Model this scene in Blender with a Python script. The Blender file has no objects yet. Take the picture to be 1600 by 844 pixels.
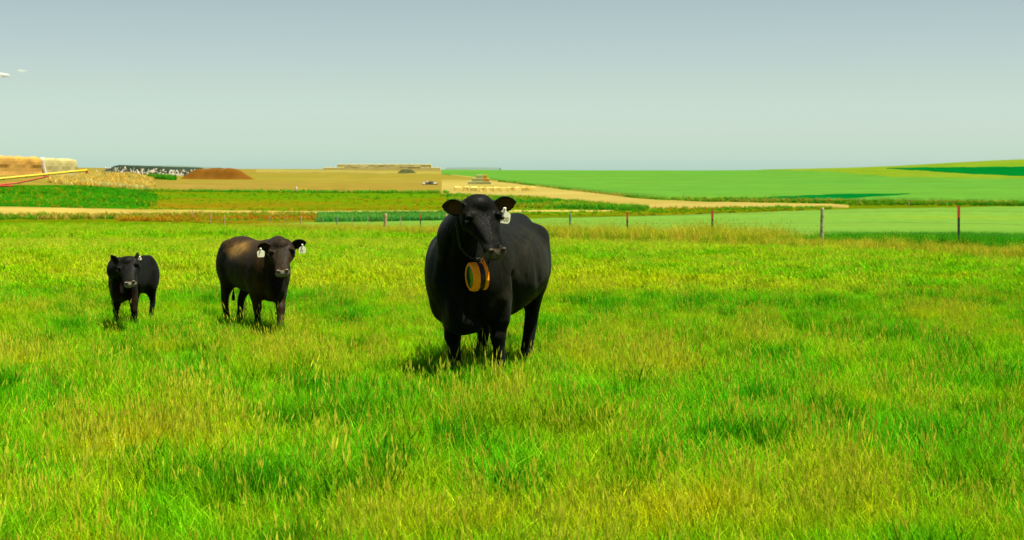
import bpy, bmesh, math, random
import numpy as np
from mathutils import Vector, Matrix
from mathutils.bvhtree import BVHTree

random.seed(7)
RNG = np.random.default_rng(11)
SC = bpy.context.scene
COL = SC.collection
F = 2400.0          # focal length in photo pixels (photo is 1600 wide)
HZ = 262.0          # photo row of the eye level
EYE = 1.75

# ------------------------------------------------------------------ camera
cd = bpy.data.cameras.new('camera')
cam = bpy.data.objects.new('camera', cd)
COL.objects.link(cam)
cam.location = (0, 0, EYE)
cam.rotation_euler = (math.radians(90), 0, 0)
cd.sensor_width = 36.0
cd.lens = 36.0 * F / 1600.0
cd.shift_y = -(422.0 - HZ) / 1600.0
cd.clip_start = 0.1
cd.clip_end = 20000
cd.dof.use_dof = True
cd.dof.focus_distance = 12.4
cd.dof.aperture_fstop = 5.6
SC.camera = cam

# ------------------------------------------------------------------ light
SUN_EL = math.radians(74)
SUN_AZ = Vector((0.90, -0.44))
SUN_AZ.normalize()
to_sun = Vector((SUN_AZ.x * math.cos(SUN_EL), SUN_AZ.y * math.cos(SUN_EL), math.sin(SUN_EL)))
sd = bpy.data.lights.new('sun', 'SUN')
sun = bpy.data.objects.new('sun', sd)
COL.objects.link(sun)
sd.energy = 4.2
sd.angle = math.radians(0.5)
sd.color = (1.0, 0.95, 0.84)
sun.rotation_euler = to_sun.to_track_quat('Z', 'Y').to_euler()

world = bpy.data.worlds.new('World')
SC.world = world
world.use_nodes = True
nt = world.node_tree
nt.nodes.clear()
wo = nt.nodes.new('ShaderNodeOutputWorld')
bg = nt.nodes.new('ShaderNodeBackground')
sky = nt.nodes.new('ShaderNodeTexSky')
sky.sky_type = 'NISHITA'
sky.sun_disc = False
sky.sun_elevation = SUN_EL
sky.sun_rotation = math.atan2(SUN_AZ.x, SUN_AZ.y)
sky.altitude = 600
sky.air_density = 1.0
sky.dust_density = 1.0
sky.ozone_density = 1.0
tc = nt.nodes.new('ShaderNodeTexCoord')
sep = nt.nodes.new('ShaderNodeSeparateXYZ')
ramp = nt.nodes.new('ShaderNodeValToRGB')
mul = nt.nodes.new('ShaderNodeMix')
mul.data_type = 'RGBA'
mul.blend_type = 'MULTIPLY'
mul.inputs['Factor'].default_value = 1.0
nt.links.new(tc.outputs['Generated'], sep.inputs[0])
nt.links.new(sep.outputs['Z'], ramp.inputs[0])
cr = ramp.color_ramp
cr.elements[0].position = 0.0
cr.elements[0].color = (0.625, 0.875, 0.91, 1)
cr.elements[1].position = 0.105
cr.elements[1].color = (0.635, 0.60, 0.515, 1)
for ps_, c_ in ((0.022, (0.605, 0.715, 0.74, 1)), (0.055, (0.625, 0.645, 0.60, 1))):
    e_ = cr.elements.new(ps_); e_.color = c_
nt.links.new(sky.outputs[0], mul.inputs['A'])
nt.links.new(ramp.outputs[0], mul.inputs['B'])
nt.links.new(mul.outputs['Result'], bg.inputs['Color'])
bg.inputs['Strength'].default_value = 0.05
nt.links.new(bg.outputs[0], wo.inputs[0])

SC.view_settings.view_transform = 'Standard'
SC.view_settings.look = 'None'
SC.view_settings.exposure = 1.9
SC.view_settings.gamma = 1.0
SC.cycles.max_bounces = 6
SC.cycles.transparent_max_bounces = 8


# ------------------------------------------------------------------ helpers
def lin(r, g, b, k=1.0):
    def f(c):
        c /= 255.0
        return c / 12.92 if c <= 0.04045 else ((c + 0.055) / 1.055) ** 2.4
    return (f(r) * k, f(g) * k, f(b) * k, 1.0)


def tag(o, label=None, cat=None, group=None, kind=None):
    if label: o['label'] = label
    if cat: o['category'] = cat
    if group: o['group'] = group
    if kind: o['kind'] = kind
    return o


def empty(name, loc, rz=0.0):
    o = bpy.data.objects.new(name, None)
    COL.objects.link(o)
    o.location = loc
    o.rotation_euler = (0, 0, rz)
    o.empty_display_size = 0.2
    return o


def mesh_obj(name, verts, faces, mat=None, parent=None, smooth=False):
    me = bpy.data.meshes.new(name)
    me.from_pydata([tuple(map(float, v)) for v in verts], [], [tuple(map(int, f)) for f in faces])
    me.update()
    if smooth:
        me.polygons.foreach_set('use_smooth', [True] * len(me.polygons))
    o = bpy.data.objects.new(name, me)
    COL.objects.link(o)
    if mat: me.materials.append(mat)
    if parent: o.parent = parent
    return o


class MB:
    """collects simple shapes into one mesh"""
    def __init__(self):
        self.v, self.f = [], []

    def add(self, v, f):
        n = len(self.v)
        self.v += [tuple(p) for p in v]
        self.f += [tuple(i + n for i in q) for q in f]
        return self

    def box(self, c, s, rz=0.0, bev=0.0):
        bm = bmesh.new()
        bmesh.ops.create_cube(bm, size=1.0)
        bmesh.ops.scale(bm, vec=s, verts=bm.verts)
        if bev > 0:
            bmesh.ops.bevel(bm, geom=bm.edges[:], offset=bev, segments=1, affect='EDGES')
        bmesh.ops.rotate(bm, cent=(0, 0, 0), matrix=Matrix.Rotation(rz, 3, 'Z'), verts=bm.verts)
        bmesh.ops.translate(bm, vec=c, verts=bm.verts)
        bm.verts.index_update()
        self.add([v.co[:] for v in bm.verts], [[v.index for v in f.verts] for f in bm.faces])
        bm.free()
        return self

    def tube(self, pts, rad, seg=8, flat=1.0):
        v, f = tube(pts, rad, seg, flat)
        return self.add(v, f)

    def build(self, name, mat, parent=None, smooth=False):
        return mesh_obj(name, self.v, self.f, mat, parent, smooth)


def tube(pts, rad, seg=10, flat=1.0, ref=(0, 1, 0)):
    """tapered tube through points; rad: per point r or (ra, rb)"""
    pts = [Vector(p) for p in pts]
    V, Q = [], []
    ref = Vector(ref)
    n = len(pts)
    for i, p in enumerate(pts):
        t = (pts[min(i + 1, n - 1)] - pts[max(i - 1, 0)]).normalized()
        a = ref - t * ref.dot(t)
        if a.length < 1e-4:
            a = Vector((1, 0, 0)) - t * t.x
        a.normalize()
        b = t.cross(a)
        r = rad[i] if hasattr(rad, '__len__') else rad
        ra, rb = r if hasattr(r, '__len__') else (r, r * flat)
        for k in range(seg):
            th = 2 * math.pi * k / seg
            V.append(p + a * (ra * math.cos(th)) + b * (rb * math.sin(th)))
    for i in range(n - 1):
        for k in range(seg):
            k2 = (k + 1) % seg
            Q.append((i * seg + k, i * seg + k2, (i + 1) * seg + k2, (i + 1) * seg + k))
    Q.append(tuple(range(seg - 1, -1, -1)))
    Q.append(tuple((n - 1) * seg + k for k in range(seg)))
    return V, Q


# value noise ----------------------------------------------------------
_PERM = RNG.random((256, 256))


def vnoise(x, y):
    x = np.asarray(x, float); y = np.asarray(y, float)
    xi = np.floor(x).astype(int); yi = np.floor(y).astype(int)
    fx = x - xi; fy = y - yi
    fx = fx * fx * (3 - 2 * fx); fy = fy * fy * (3 - 2 * fy)
    g = lambda a, b: _PERM[a & 255, b & 255]
    return (g(xi, yi) * (1 - fx) + g(xi + 1, yi) * fx) * (1 - fy) + (g(xi, yi + 1) * (1 - fx) + g(xi + 1, yi + 1) * fx) * fy


def fbm(x, y, o=4):
    s = 0; a = 0.5; t = 0
    for i in range(o):
        s = s + a * vnoise(x * 2 ** i + 17 * i, y * 2 ** i + 31 * i); t += a; a *= 0.5
    return s / t


# terrain --------------------------------------------------------------
DT = np.array([1, 8, 14, 20, 25, 36, 43, 57, 75, 101, 147, 220, 260, 300, 350, 420, 550, 750, 1000, 1500, 3000, 12000], float)
Z0 = [0, 0, 0, 0, -.05, -.25, -.5, -1.03, -1.65, -2.58, -4.1, -6.4]
YT = {
    -700: [345, 325, 293, 274, 260, 256, 262, 270, 280, 290],
    0:    [341, 322, 292, 274, 263, 260, 264, 270, 280, 290],
    300:  [341, 333, 318, 300, 280, 265, 264, 266, 268, 266],
    600:  [341, 331, 316, 300, 281, 266, 265, 267, 268, 266],
    900:  [337, 322, 310, 297, 280, 267, 270, 280, 280, 280],
    1100: [332, 320, 309, 296, 280, 267, 272, 285, 290, 290],
    1300: [327, 318, 308, 295, 279, 264, 270, 285, 290, 290],
    1600: [324, 316, 306, 292, 272, 250, 256, 275, 290, 290],
    2400: [318, 308, 296, 280, 256, 228, 236, 260, 290, 290],
}
UT = np.array(sorted(YT), float)
ZT = np.array([Z0 + [EYE - (y - HZ) * d / F for y, d in zip(YT[u], DT[12:])] for u in sorted(YT)])


def pchip(xk, yk, x):
    h = np.diff(xk); dl = np.diff(yk) / h
    m = np.zeros_like(yk)
    for i in range(1, len(xk) - 1):
        if dl[i - 1] * dl[i] > 0:
            w1 = 2 * h[i] + h[i - 1]; w2 = h[i] + 2 * h[i - 1]
            m[i] = (w1 + w2) / (w1 / dl[i - 1] + w2 / dl[i])
    m[0] = dl[0]; m[-1] = dl[-1]
    i = np.clip(np.searchsorted(xk, x) - 1, 0, len(xk) - 2)
    t = (x - xk[i]) / h[i]
    return ((2 * t**3 - 3 * t**2 + 1) * yk[i] + (t**3 - 2 * t**2 + t) * h[i] * m[i]
            + (-2 * t**3 + 3 * t**2) * yk[i + 1] + (t**3 - t**2) * h[i] * m[i + 1])


LD = np.linspace(0, math.log(12000), 700)
UF = np.linspace(-700, 2400, 311)
_tmp = np.array([pchip(np.log(DT), ZT[k], LD) for k in range(len(UT))])
ZF = np.array([pchip(UT, _tmp[:, j], UF) for j in range(len(LD))]).T     # [u, d]


def zud(u, d):
    u = np.clip(np.asarray(u, float), -700, 2399.9); d = np.clip(np.asarray(d, float), 1.0, 11990)
    a = (u + 700) / 3100 * 310; b = np.log(d) / LD[-1] * 699
    i = np.clip(a.astype(int), 0, 309); j = np.clip(b.astype(int), 0, 698)
    fa = a - i; fb = b - j
    return (ZF[i, j] * (1 - fa) + ZF[i + 1, j] * fa) * (1 - fb) + (ZF[i, j + 1] * (1 - fa) + ZF[i + 1, j + 1] * fa) * fb


def zxy(x, y):
    x = np.asarray(x, float); y = np.asarray(y, float)
    r = np.hypot(x, y)
    d = np.maximum(np.maximum(y, 0.45 * r), 1.0)
    u = 800 + F * x / d
    return zud(u, d)


def zat(x, y):
    return float(zxy(np.array([x]), np.array([y]))[0])


def P(u, y, d):
    """point seen at photo pixel (u, y) at depth d"""
    return Vector(((u - 800) / F * d, d, EYE - (y - HZ) / F * d))


DS = np.exp(np.linspace(math.log(30), math.log(1400), 900))


def depth_of(u, y):
    """depth at which the ground in column u reaches photo row y"""
    yy = HZ + F * (EYE - zud(np.full_like(DS, u), DS)) / DS
    k = int(np.argmin(yy[DS < 1100]))
    run = np.minimum.accumulate(yy)
    if y <= yy[k]: return DS[k]
    return float(np.interp(-y, -run[:k + 1], DS[:k + 1]))


def ground_pt(u, y):
    d = depth_of(u, y)
    x = (u - 800) / F * d
    return Vector((x, d, zat(x, d)))


# ------------------------------------------------------------------ materials
def new_mat(name):
    m = bpy.data.materials.new(name)
    m.use_nodes = True
    nt = m.node_tree
    b = nt.nodes['Principled BSDF']
    return m, nt, b


def N(nt, t, **kw):
    n = nt.nodes.new(t)
    for k, v in kw.items():
        if k in n.inputs: n.inputs[k].default_value = v
        else: setattr(n, k, v)
    return n


def mixc(nt, a, b, fac, mode='MIX'):
    n = nt.nodes.new('ShaderNodeMix')
    n.data_type = 'RGBA'; n.blend_type = mode
    for key, val in (('A', a), ('B', b), ('Factor', fac)):
        if isinstance(val, (tuple, list, float, int)):
            n.inputs[key].default_value = val
        else:
            nt.links.new(val, n.inputs[key])
    return n.outputs['Result']


def noise_fac(nt, scale, lo, hi, vec=None, detail=4.0, stretch=None, rot=0.0, coord='Object'):
    tcn = N(nt, 'ShaderNodeTexCoord')
    src = tcn.outputs[coord]
    if stretch:
        mp = N(nt, 'ShaderNodeMapping')
        mp.inputs['Scale'].default_value = stretch
        mp.inputs['Rotation'].default_value = (0, 0, rot)
        nt.links.new(src, mp.inputs[0]); src = mp.outputs[0]
    nz = N(nt, 'ShaderNodeTexNoise')
    nz.inputs['Scale'].default_value = scale
    nz.inputs['Detail'].default_value = detail
    nz.inputs['Roughness'].default_value = 0.6
    nt.links.new(src, nz.inputs['Vector'])
    mr = N(nt, 'ShaderNodeMapRange')
    mr.inputs['From Min'].default_value = lo; mr.inputs['From Max'].default_value = hi
    nt.links.new(nz.outputs['Fac'], mr.inputs['Value'])
    return mr.outputs['Result']


def field_mat(name, c1, c2, c3=None, s1=0.02, s2=0.3, st=(1, 0.35, 1), rot=0.0, lo3=0.55, hi3=0.68, s3=0.04):
    """broad patches of two colours, streaks of a third, fine grain"""
    m, nt, b = new_mat(name)
    f1 = noise_fac(nt, s1, 0.35, 0.65, stretch=st, rot=rot)
    c = mixc(nt, c1, c2, f1)
    if c3:
        c = mixc(nt, c, c3, noise_fac(nt, s3, lo3, hi3, stretch=st, rot=rot))
    g = noise_fac(nt, s2, 0.3, 0.7, stretch=st, rot=rot, detail=6.0)
    gc = mixc(nt, (0.80, 0.80, 0.80, 1), (1.15, 1.15, 1.15, 1), g)
    c = mixc(nt, c, gc, 1.0, 'MULTIPLY')
    rw_ = noise_fac(nt, 0.10, 0.35, 0.65, stretch=(0.05, 1, 1), rot=rot, detail=3)
    c = mixc(nt, c, mixc(nt, (0.93, 0.95, 0.93, 1), (1.06, 1.04, 1.06, 1), rw_), 1.0, 'MULTIPLY')
    nt.links.new(c, b.inputs['Base Color'])
    b.inputs['Roughness'].default_value = 1.0
    b.inputs['Specular IOR Level'].default_value = 0.0
    return m


def plain_mat(name, c, rough=0.7, spec=0.3, grain=0.0, scale=20.0, c2=None, metal=0.0):
    m, nt, b = new_mat(name)
    if grain or c2:
        f = noise_fac(nt, scale, 0.3, 0.7)
        c2 = c2 or tuple(x * (1 - grain) for x in c[:3]) + (1,)
        nt.links.new(mixc(nt, c, c2, f), b.inputs['Base Color'])
    else:
        b.inputs['Base Color'].default_value = c
    b.inputs['Roughness'].default_value = rough
    b.inputs['Specular IOR Level'].default_value = spec
    b.inputs['Metallic'].default_value = metal
    return m


def blade_mat(name, straw):
    """leaf: colour from the clump's own tint and each blade's own shade"""
    m, nt, b = new_mat(name)
    at = N(nt, 'ShaderNodeAttribute'); at.attribute_type = 'INSTANCER'; at.attribute_name = 'tint'
    ab = N(nt, 'ShaderNodeAttribute'); ab.attribute_type = 'GEOMETRY'; ab.attribute_name = 'blade'
    c = mixc(nt, at.outputs['Color'], ab.outputs['Color'], 1.0, 'MULTIPLY')
    c = mixc(nt, c, straw, ab.outputs['Alpha'])
    out = nt.nodes['Material Output']
    nt.nodes.remove(b)
    df = N(nt, 'ShaderNodeBsdfDiffuse'); tr = N(nt, 'ShaderNodeBsdfTranslucent')
    mx = N(nt, 'ShaderNodeMixShader'); mx.inputs[0].default_value = 0.38
    nt.links.new(c, df.inputs[0]); nt.links.new(c, tr.inputs[0])
    nt.links.new(df.outputs[0], mx.inputs[1]); nt.links.new(tr.outputs[0], mx.inputs[2])
    nt.links.new(mx.outputs[0], out.inputs[0])
    return m


K = 0.215      # photo colours of the fields turned into surface colours
M = {}
M['pasture'] = field_mat('pasture_soil', lin(120, 150, 8, K), lin(140, 160, 12, K), lin(90, 130, 5, K), s1=0.08, s2=3.0)
M['crop'] = field_mat('young_crop', lin(154, 208, 76, K * 0.98), lin(140, 202, 76, K * 0.98), lin(162, 208, 68, K * 0.98), s1=0.02, s2=1.2, st=(0.35, 1, 1), rot=0.1)
M['hill_crop'] = field_mat('hill_crop', lin(128, 198, 66, K), lin(116, 192, 70, K), lin(136, 196, 60, K), s1=0.006, s2=0.25, st=(0.35, 1, 1))
M['olive'] = field_mat('olive_strip', lin(140, 190, 30, K), lin(175, 195, 60, K), lin(120, 185, 25, K), s1=0.012, s2=0.2, st=(0.4, 1, 1))
M['deep_green'] = field_mat('deep_green_crop_and_shadow', lin(0, 140, 48, K), lin(4, 146, 50, K), s1=0.02, s2=0.2)  # real dark field, and also the painted shadow of the hillside crop
M['tan_strip'] = field_mat('tan_strip', lin(232, 212, 112, K), lin(222, 200, 95, K), lin(205, 190, 80, K), s1=0.03, s2=0.6, st=(0.3, 1, 1))
M['track'] = field_mat('track_straw', lin(228, 204, 104, K * 1.3), lin(212, 188, 80, K * 1.25), lin(175, 165, 40, K), s1=0.03, s2=0.4, st=(0.4, 1, 1))
M['stubble'] = field_mat('stubble', lin(192, 168, 68, K), lin(186, 178, 62, K), lin(206, 174, 86, K), s1=0.012, s2=0.25, st=(0.35, 1, 1))
M['pale_stubble'] = field_mat('pale_stubble', lin(206, 190, 92, K), lin(214, 200, 90, K), lin(150, 175, 45, K), s1=0.015, s2=0.25, st=(0.2, 1, 1))
M['weeds'] = field_mat('weed_meadow', lin(112, 172, 12, K), lin(150, 158, 12, K), lin(190, 130, 22, K), s1=0.03, s2=0.4, st=(0.35, 1, 1), lo3=0.58, hi3=0.70, s3=0.05)
M['rust'] = field_mat('rust_weeds_patch', lin(150, 158, 16, K), lin(128, 166, 14, K), lin(182, 140, 24, K), s1=0.05, s2=0.4, st=(0.3, 1, 1), lo3=0.5, hi3=0.68)
M['lush'] = field_mat('lush_meadow', lin(48, 152, 12, K), lin(70, 162, 14, K), lin(25, 135, 12, K), s1=0.03, s2=0.3, st=(0.35, 1, 1))
M['scrub'] = field_mat('scrub_band', lin(80, 170, 15, K), lin(150, 170, 40, K), lin(20, 150, 25, K), s1=0.05, s2=0.4, st=(0.3, 1, 1), lo3=0.5, hi3=0.6)
M['red_weeds'] = field_mat('red_weeds', lin(150, 160, 20, K), lin(176, 130, 20, K), lin(130, 165, 20, K), s1=0.06, s2=0.5, st=(0.3, 1, 1))
M['tall_crop'] = field_mat('tall_crop_soil', lin(28, 145, 55, K), lin(20, 135, 50, K), s1=0.1, s2=1.0)
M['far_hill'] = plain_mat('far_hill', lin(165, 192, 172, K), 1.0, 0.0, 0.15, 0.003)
M['grass'] = blade_mat('grass_blade', lin(224, 220, 60, 0.78))

# ------------------------------------------------------------------ the ground, one sheet out to the horizon
du = 10
us = np.arange(-700, 2400 + du, du)
ang = np.arctan((us - 800) / F)
ang_out = np.concatenate([np.linspace(-math.pi, ang[0], 40)[:-1], ang, np.linspace(ang[-1], math.pi, 40)[1:]])
rr = np.concatenate([[0.01, 1, 2, 3, 4], np.exp(np.linspace(math.log(5), math.log(30), 40)), np.exp(np.linspace(math.log(30), math.log(1600), 240))[1:],
                     np.exp(np.linspace(math.log(1600), math.log(9000), 14))[1:]])
A, R = np.meshgrid(ang_out, rr)
GX = R * np.sin(A); GY = R * np.cos(A)
# in the viewed sector rows follow equal depth
cosf = np.where(np.abs(A) < math.radians(50), 1 / np.cos(np.clip(A, -math.radians(50), math.radians(50))), 1 / math.cos(math.radians(50)))
GX *= cosf; GY *= cosf
GZ = zxy(GX, GY)
near = np.clip((60 - R) / 40, 0, 1)
GZ = GZ + near * 0.05 * (fbm(GX * 0.5, GY * 0.5) - 0.5)
na, nr = len(ang_out), len(rr)
gv = np.stack([GX, GY, GZ], -1).reshape(-1, 3)
i0 = np.arange(nr - 1)[:, None] * na + np.arange(na - 1)[None]
gf = np.stack([i0, i0 + 1, i0 + na + 1, i0 + na], -1).reshape(-1, 4)
ground = mesh_obj('ground', gv, gf, M['pasture'], smooth=True)
tag(ground, 'wide grassy pasture ground under the cattle running to the hills', kind='structure')


def field(name, top, bot, mat, lift, label, u0=None, u1=None, step=6, rows=14, kind='structure', edge=True):
    """a field sheet between two outlines given as (photo column, photo row)"""
    top = np.array(top, float); bot = np.array(bot, float)
    u0 = max(top[0, 0], bot[0, 0]) if u0 is None else u0
    u1 = min(top[-1, 0], bot[-1, 0]) if u1 is None else u1
    uu = np.arange(u0, u1 + 0.1, step)
    V, Fc = [], []
    jit = (fbm(uu * 0.05, uu * 0 + lift * 50) - 0.5) * 2.0
    for k, u in enumerate(uu):
        yt = np.interp(u, top[:, 0], top[:, 1]) + jit[k] * 0.6
        yb = np.interp(u, bot[:, 0], bot[:, 1]) + jit[k] * 0.8
        d1 = depth_of(u, yt); d0 = min(depth_of(u, yb), d1 - 0.05)
        dd = d0 + (d1 - d0) * np.linspace(0, 1, rows)
        x = (u - 800) / F * dd
        z = zxy(x, dd)
        V.append((x[0], dd[0] - 0.02, z[0] - 0.3))
        for q in range(rows):
            e = 0.35 if q in (0, rows - 1) else 1.0
            V.append((x[q], dd[q], z[q] + lift * e))
        V.append((x[-1], dd[-1] + 0.02, z[-1] - 0.3))
    w = rows + 2
    for k in range(len(uu) - 1):
        for q in range(w - 1):
            a = k * w + q
            Fc.append((a, a + w, a + w + 1, a + 1))
    o = mesh_obj(name, V, Fc, mat, smooth=True)
    o['label'] = label
    o['kind'] = kind
    return o


HOR = [(-700, 200), (2400, 200)]
stub_top = [(-600, 262), (100, 262), (230, 268), (420, 265), (690, 267), (760, 281), (840, 292)]
weed_top = [(-600, 300), (0, 291), (150, 292), (240, 297), (300, 299), (460, 300), (560, 301), (700, 303), (830, 307), (900, 315), (1000, 326), (1200, 325), (1330, 326)]
weed_bot = [(-600, 322), (0, 323), (240, 329), (480, 331), (700, 331), (860, 337), (1040, 337), (1250, 329), (1330, 327)]
hill_bot = [(690, 273), (760, 280), (840, 290), (900, 297), (1000, 308), (1040, 312), (1240, 311), (1330, 313), (1600, 317), (2300, 316)]
tan_bot = [(690, 303), (830, 307), (860, 311), (1000, 325), (1040, 327), (1200, 325), (1330, 325)]
tan_top = [(690, 281), (760, 282), (840, 291), (1000, 311), (1100, 316), (1300, 320), (1330, 322)]

field('stubble_field', HOR, weed_top, M['stubble'], 0.08, 'brownish tan stubble field on the slope behind the weeds', -600, 838)
field('pale_stubble_strip', [(400, 265), (690, 268), (760, 278)], [(400, 270), (690, 272), (760, 283)], M['pale_stubble'], 0.2, 'pale yellow stubble strip below the long bale stack', rows=6)
field('hill_crop_field', HOR, hill_bot, M['hill_crop'], 0.30, 'smooth bright green crop field on the far right hillside', 690, 2300)
field('olive_strip', HOR, [(1190, 266), (1300, 270), (1400, 279), (1600, 283), (2300, 287)], M['olive'], 0.42, 'olive green strip across the top of the right hill', 1190, 2300)
field('deep_green_field', [(1385, 264.5), (1600, 261), (2300, 250)], [(1385, 265), (1500, 273), (1600, 278), (2300, 280)], M['deep_green'], 0.62, 'narrow dark green field near the top of the right hill')
field('painted_crop_shadow', [(1200, 310), (1330, 303.5), (1425, 305)], [(1200, 312), (1330, 311), (1425, 306)], M['deep_green'], 0.42, 'crop shadow painted as a dark green wedge at the foot of the hillside crop', rows=6)  # shadow along the crop's lower edge, put in as a dark green sheet
field('tan_strip', tan_top, tan_bot, M['tan_strip'], 0.2, 'pale straw coloured strip sweeping below the green hill')
field('weed_meadow', weed_top, weed_bot, M['weeds'], 0.14, 'rough meadow of green and rust coloured weeds in the valley')
field('rust_weeds_patch', [(235, 314), (300, 309), (420, 312), (560, 318), (640, 320)], [(235, 326), (300, 328.5), (560, 329), (640, 328)], M['rust'], 0.24, 'rusty olive patch of weeds in the middle of the valley meadow', rows=8)
field('lush_meadow', [(-600, 297), (0, 290), (120, 290), (200, 295), (250, 304)], [(-600, 323), (0, 323), (200, 327), (250, 325)], M['lush'], 0.24, 'lush dark green meadow on the left below the haystacks')
field('scrub_band', [(700, 304), (830, 308), (1000, 327), (1040, 328)], [(700, 318), (830, 324), (1000, 331), (1040, 330)], M['scrub'], 0.26, 'band of green scrub beneath the straw strip', rows=8)
field('dirt_track', [(-600, 321), (0, 323), (240, 328), (480, 331), (715, 330)], [(-600, 343), (0, 338), (120, 339), (240, 336), (300, 335), (480, 335), (715, 334)], M['track'], 0.22, 'pale straw track crossing the valley left of the cow', rows=8)
field('track_end', [(790, 329), (960, 330)], [(790, 332.5), (960, 332)], M['track'], 0.24, 'thin pale track piece right of the big cow', rows=5)
field('red_weed_band', [(180, 340), (300, 337), (480, 336), (560, 337)], [(180, 344), (300, 348), (480, 349), (560, 346)], M['red_weeds'], 0.20, 'band of rust red weeds in front of the track', rows=8)
# the young crop behind the fence: near edge follows the fence line
FX0, FY0, FSL = 10.5, 36.0, -0.29           # fence: x = FX0 + FSL*(y-FY0)


def fence_x(y):
    return FX0 + FSL * (y - FY0)


def fence_depth(u):
    k = (u - 800) / F
    return (FX0 - FSL * FY0) / (k - FSL)


def row_of(u, d):
    return HZ + F * (EYE - float(zud(np.array([u]), np.array([d]))[0])) / d


crop_us = np.arange(416, 2300, 8)
crop_bot = [(u, row_of(u, max(fence_depth(u), 31) + 1.2) if u > 500 else np.interp(u, [416, 500], [353, row_of(500, fence_depth(500) + 1.2)])) for u in crop_us]
crop_top = [(415, 352.5), (480, 349), (600, 347.5), (720, 344.5), (840, 342), (1000, 338.5), (1100, 335), (1300, 327.5), (1600, 323), (2300, 318)]
field('young_crop_field', crop_top, crop_bot, M['crop'], 0.22, 'light green young crop field behind the fence line', rows=30)
field('tall_crop_soil', [(495, 336), (715, 335)], [(495, 349), (560, 348.5), (715, 344.6)], M['tall_crop'], 0.16, 'dark ground under the teal green tall crop', rows=8)

# far hills on the horizon
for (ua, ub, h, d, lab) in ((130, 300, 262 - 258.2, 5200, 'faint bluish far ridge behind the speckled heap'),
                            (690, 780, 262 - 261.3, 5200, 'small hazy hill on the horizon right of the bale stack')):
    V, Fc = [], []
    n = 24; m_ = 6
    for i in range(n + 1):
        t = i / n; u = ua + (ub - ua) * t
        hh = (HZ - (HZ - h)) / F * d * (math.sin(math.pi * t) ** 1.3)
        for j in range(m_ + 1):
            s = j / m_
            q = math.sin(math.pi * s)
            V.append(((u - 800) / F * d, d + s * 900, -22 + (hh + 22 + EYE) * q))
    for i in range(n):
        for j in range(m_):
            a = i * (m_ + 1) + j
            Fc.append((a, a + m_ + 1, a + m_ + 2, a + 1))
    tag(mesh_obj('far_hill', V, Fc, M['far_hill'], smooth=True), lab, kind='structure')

# ------------------------------------------------------------------ grass
TUFTS = bpy.data.collections.new('grass_tufts')      # sources only, not in the scene


def make_tuft(name, nb, rad, h0, h1, w, lean, heads=0.0, dry=0.06, shade=(0.38, 1.5), stems=False):
    V, Fc, Cc = [], [], []
    for _ in range(nb):
        a = random.uniform(0, 2 * math.pi); r = rad * math.sqrt(random.random())
        bx, by = r * math.cos(a), r * math.sin(a)
        h = random.uniform(h0, h1); ln = random.uniform(0.2, 1.0) * lean * h
        da = random.gauss(2.9, 1.5)
        dx, dy = math.cos(da) * ln, math.sin(da) * ln
        fa = random.uniform(0, math.pi); fx, fy = math.cos(fa), math.sin(fa)
        ww = w * random.uniform(0.6, 1.3)
        is_head = random.random() < heads
        s = random.uniform(*shade)
        g = random.uniform(0.86, 1.14)
        dr_ = random.random() < dry * 1.7
        dryk = random.uniform(0.05, 0.3) if dr_ else random.uniform(0, 0.05)
        red = random.uniform(1.1, 1.4) if dr_ else random.uniform(.85, 1.15)
        if is_head:
            ww *= 0.55; h *= 1.2; dryk = random.uniform(0.2, 0.55)
        n0 = len(V)
        segs = 3
        for k in range(segs + 1):
            t = k / segs
            x = bx + dx * t * t; y = by + dy * t * t
            z = h * (t - 0.18 * lean * t * t)
            wt = ww * (1 - t ** 2.2) if not is_head else ww * (1 - 0.4 * t)
            if k < segs or is_head:
                V += [(x - fx * wt / 2, y - fy * wt / 2, z), (x + fx * wt / 2, y + fy * wt / 2, z)]
                Cc += [(s * red, s * g, s, dryk)] * 2
            else:
                V.append((x, y, z)); Cc.append((s * red, s * g, s, min(1, dryk + 0.05)))
        for k in range(segs):
            if k < segs - 1 or is_head:
                Fc.append((n0 + 2 * k, n0 + 2 * k + 1, n0 + 2 * k + 3, n0 + 2 * k + 2))
            else:
                Fc.append((n0 + 2 * k, n0 + 2 * k + 1, n0 + 2 * k + 2))
        if is_head:      # seed head: two crossed lozenges
            tx, ty = dx * 0.5 / max(h, .01), dy * 0.5 / max(h, .01)
            L = random.uniform(0.05, 0.10) * (h1 / 0.4) ** 0.3; hw = random.uniform(0.004, 0.0075) * (w / 0.005) ** 0.5
            kk = random.uniform(0.55, 0.95)
            for (px, py) in ((1, 0), (0, 1)):
                n0 = len(V)
                V += [(x, y, z - 0.005), (x + px * hw + tx * L * .4, y + py * hw + ty * L * .4, z + L * .4),
                      (x + tx * L * 1.3, y + ty * L * 1.3, z + L), (x - px * hw + tx * L * .4, y - py * hw + ty * L * .4, z + L * .4)]
                Cc += [(1.1, 1.1, 1.1, kk)] * 4
                Fc.append((n0, n0 + 1, n0 + 2, n0 + 3))
    me = bpy.data.meshes.new(name)
    me.from_pydata(V, [], Fc)
    ca = me.color_attributes.new('blade', 'FLOAT_COLOR', 'POINT')
    ca.data.foreach_set('color', np.array(Cc, np.float32).ravel())
    me.materials.append(M['grass'])
    o = bpy.data.objects.new(name, me)
    return o


def tuft_set(cname, specs):
    c = bpy.data.collections.new(cname)
    for i, s in enumerate(specs):
        c.objects.link(make_tuft('%s_%02d' % (cname, i), **s))
    return c


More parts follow.
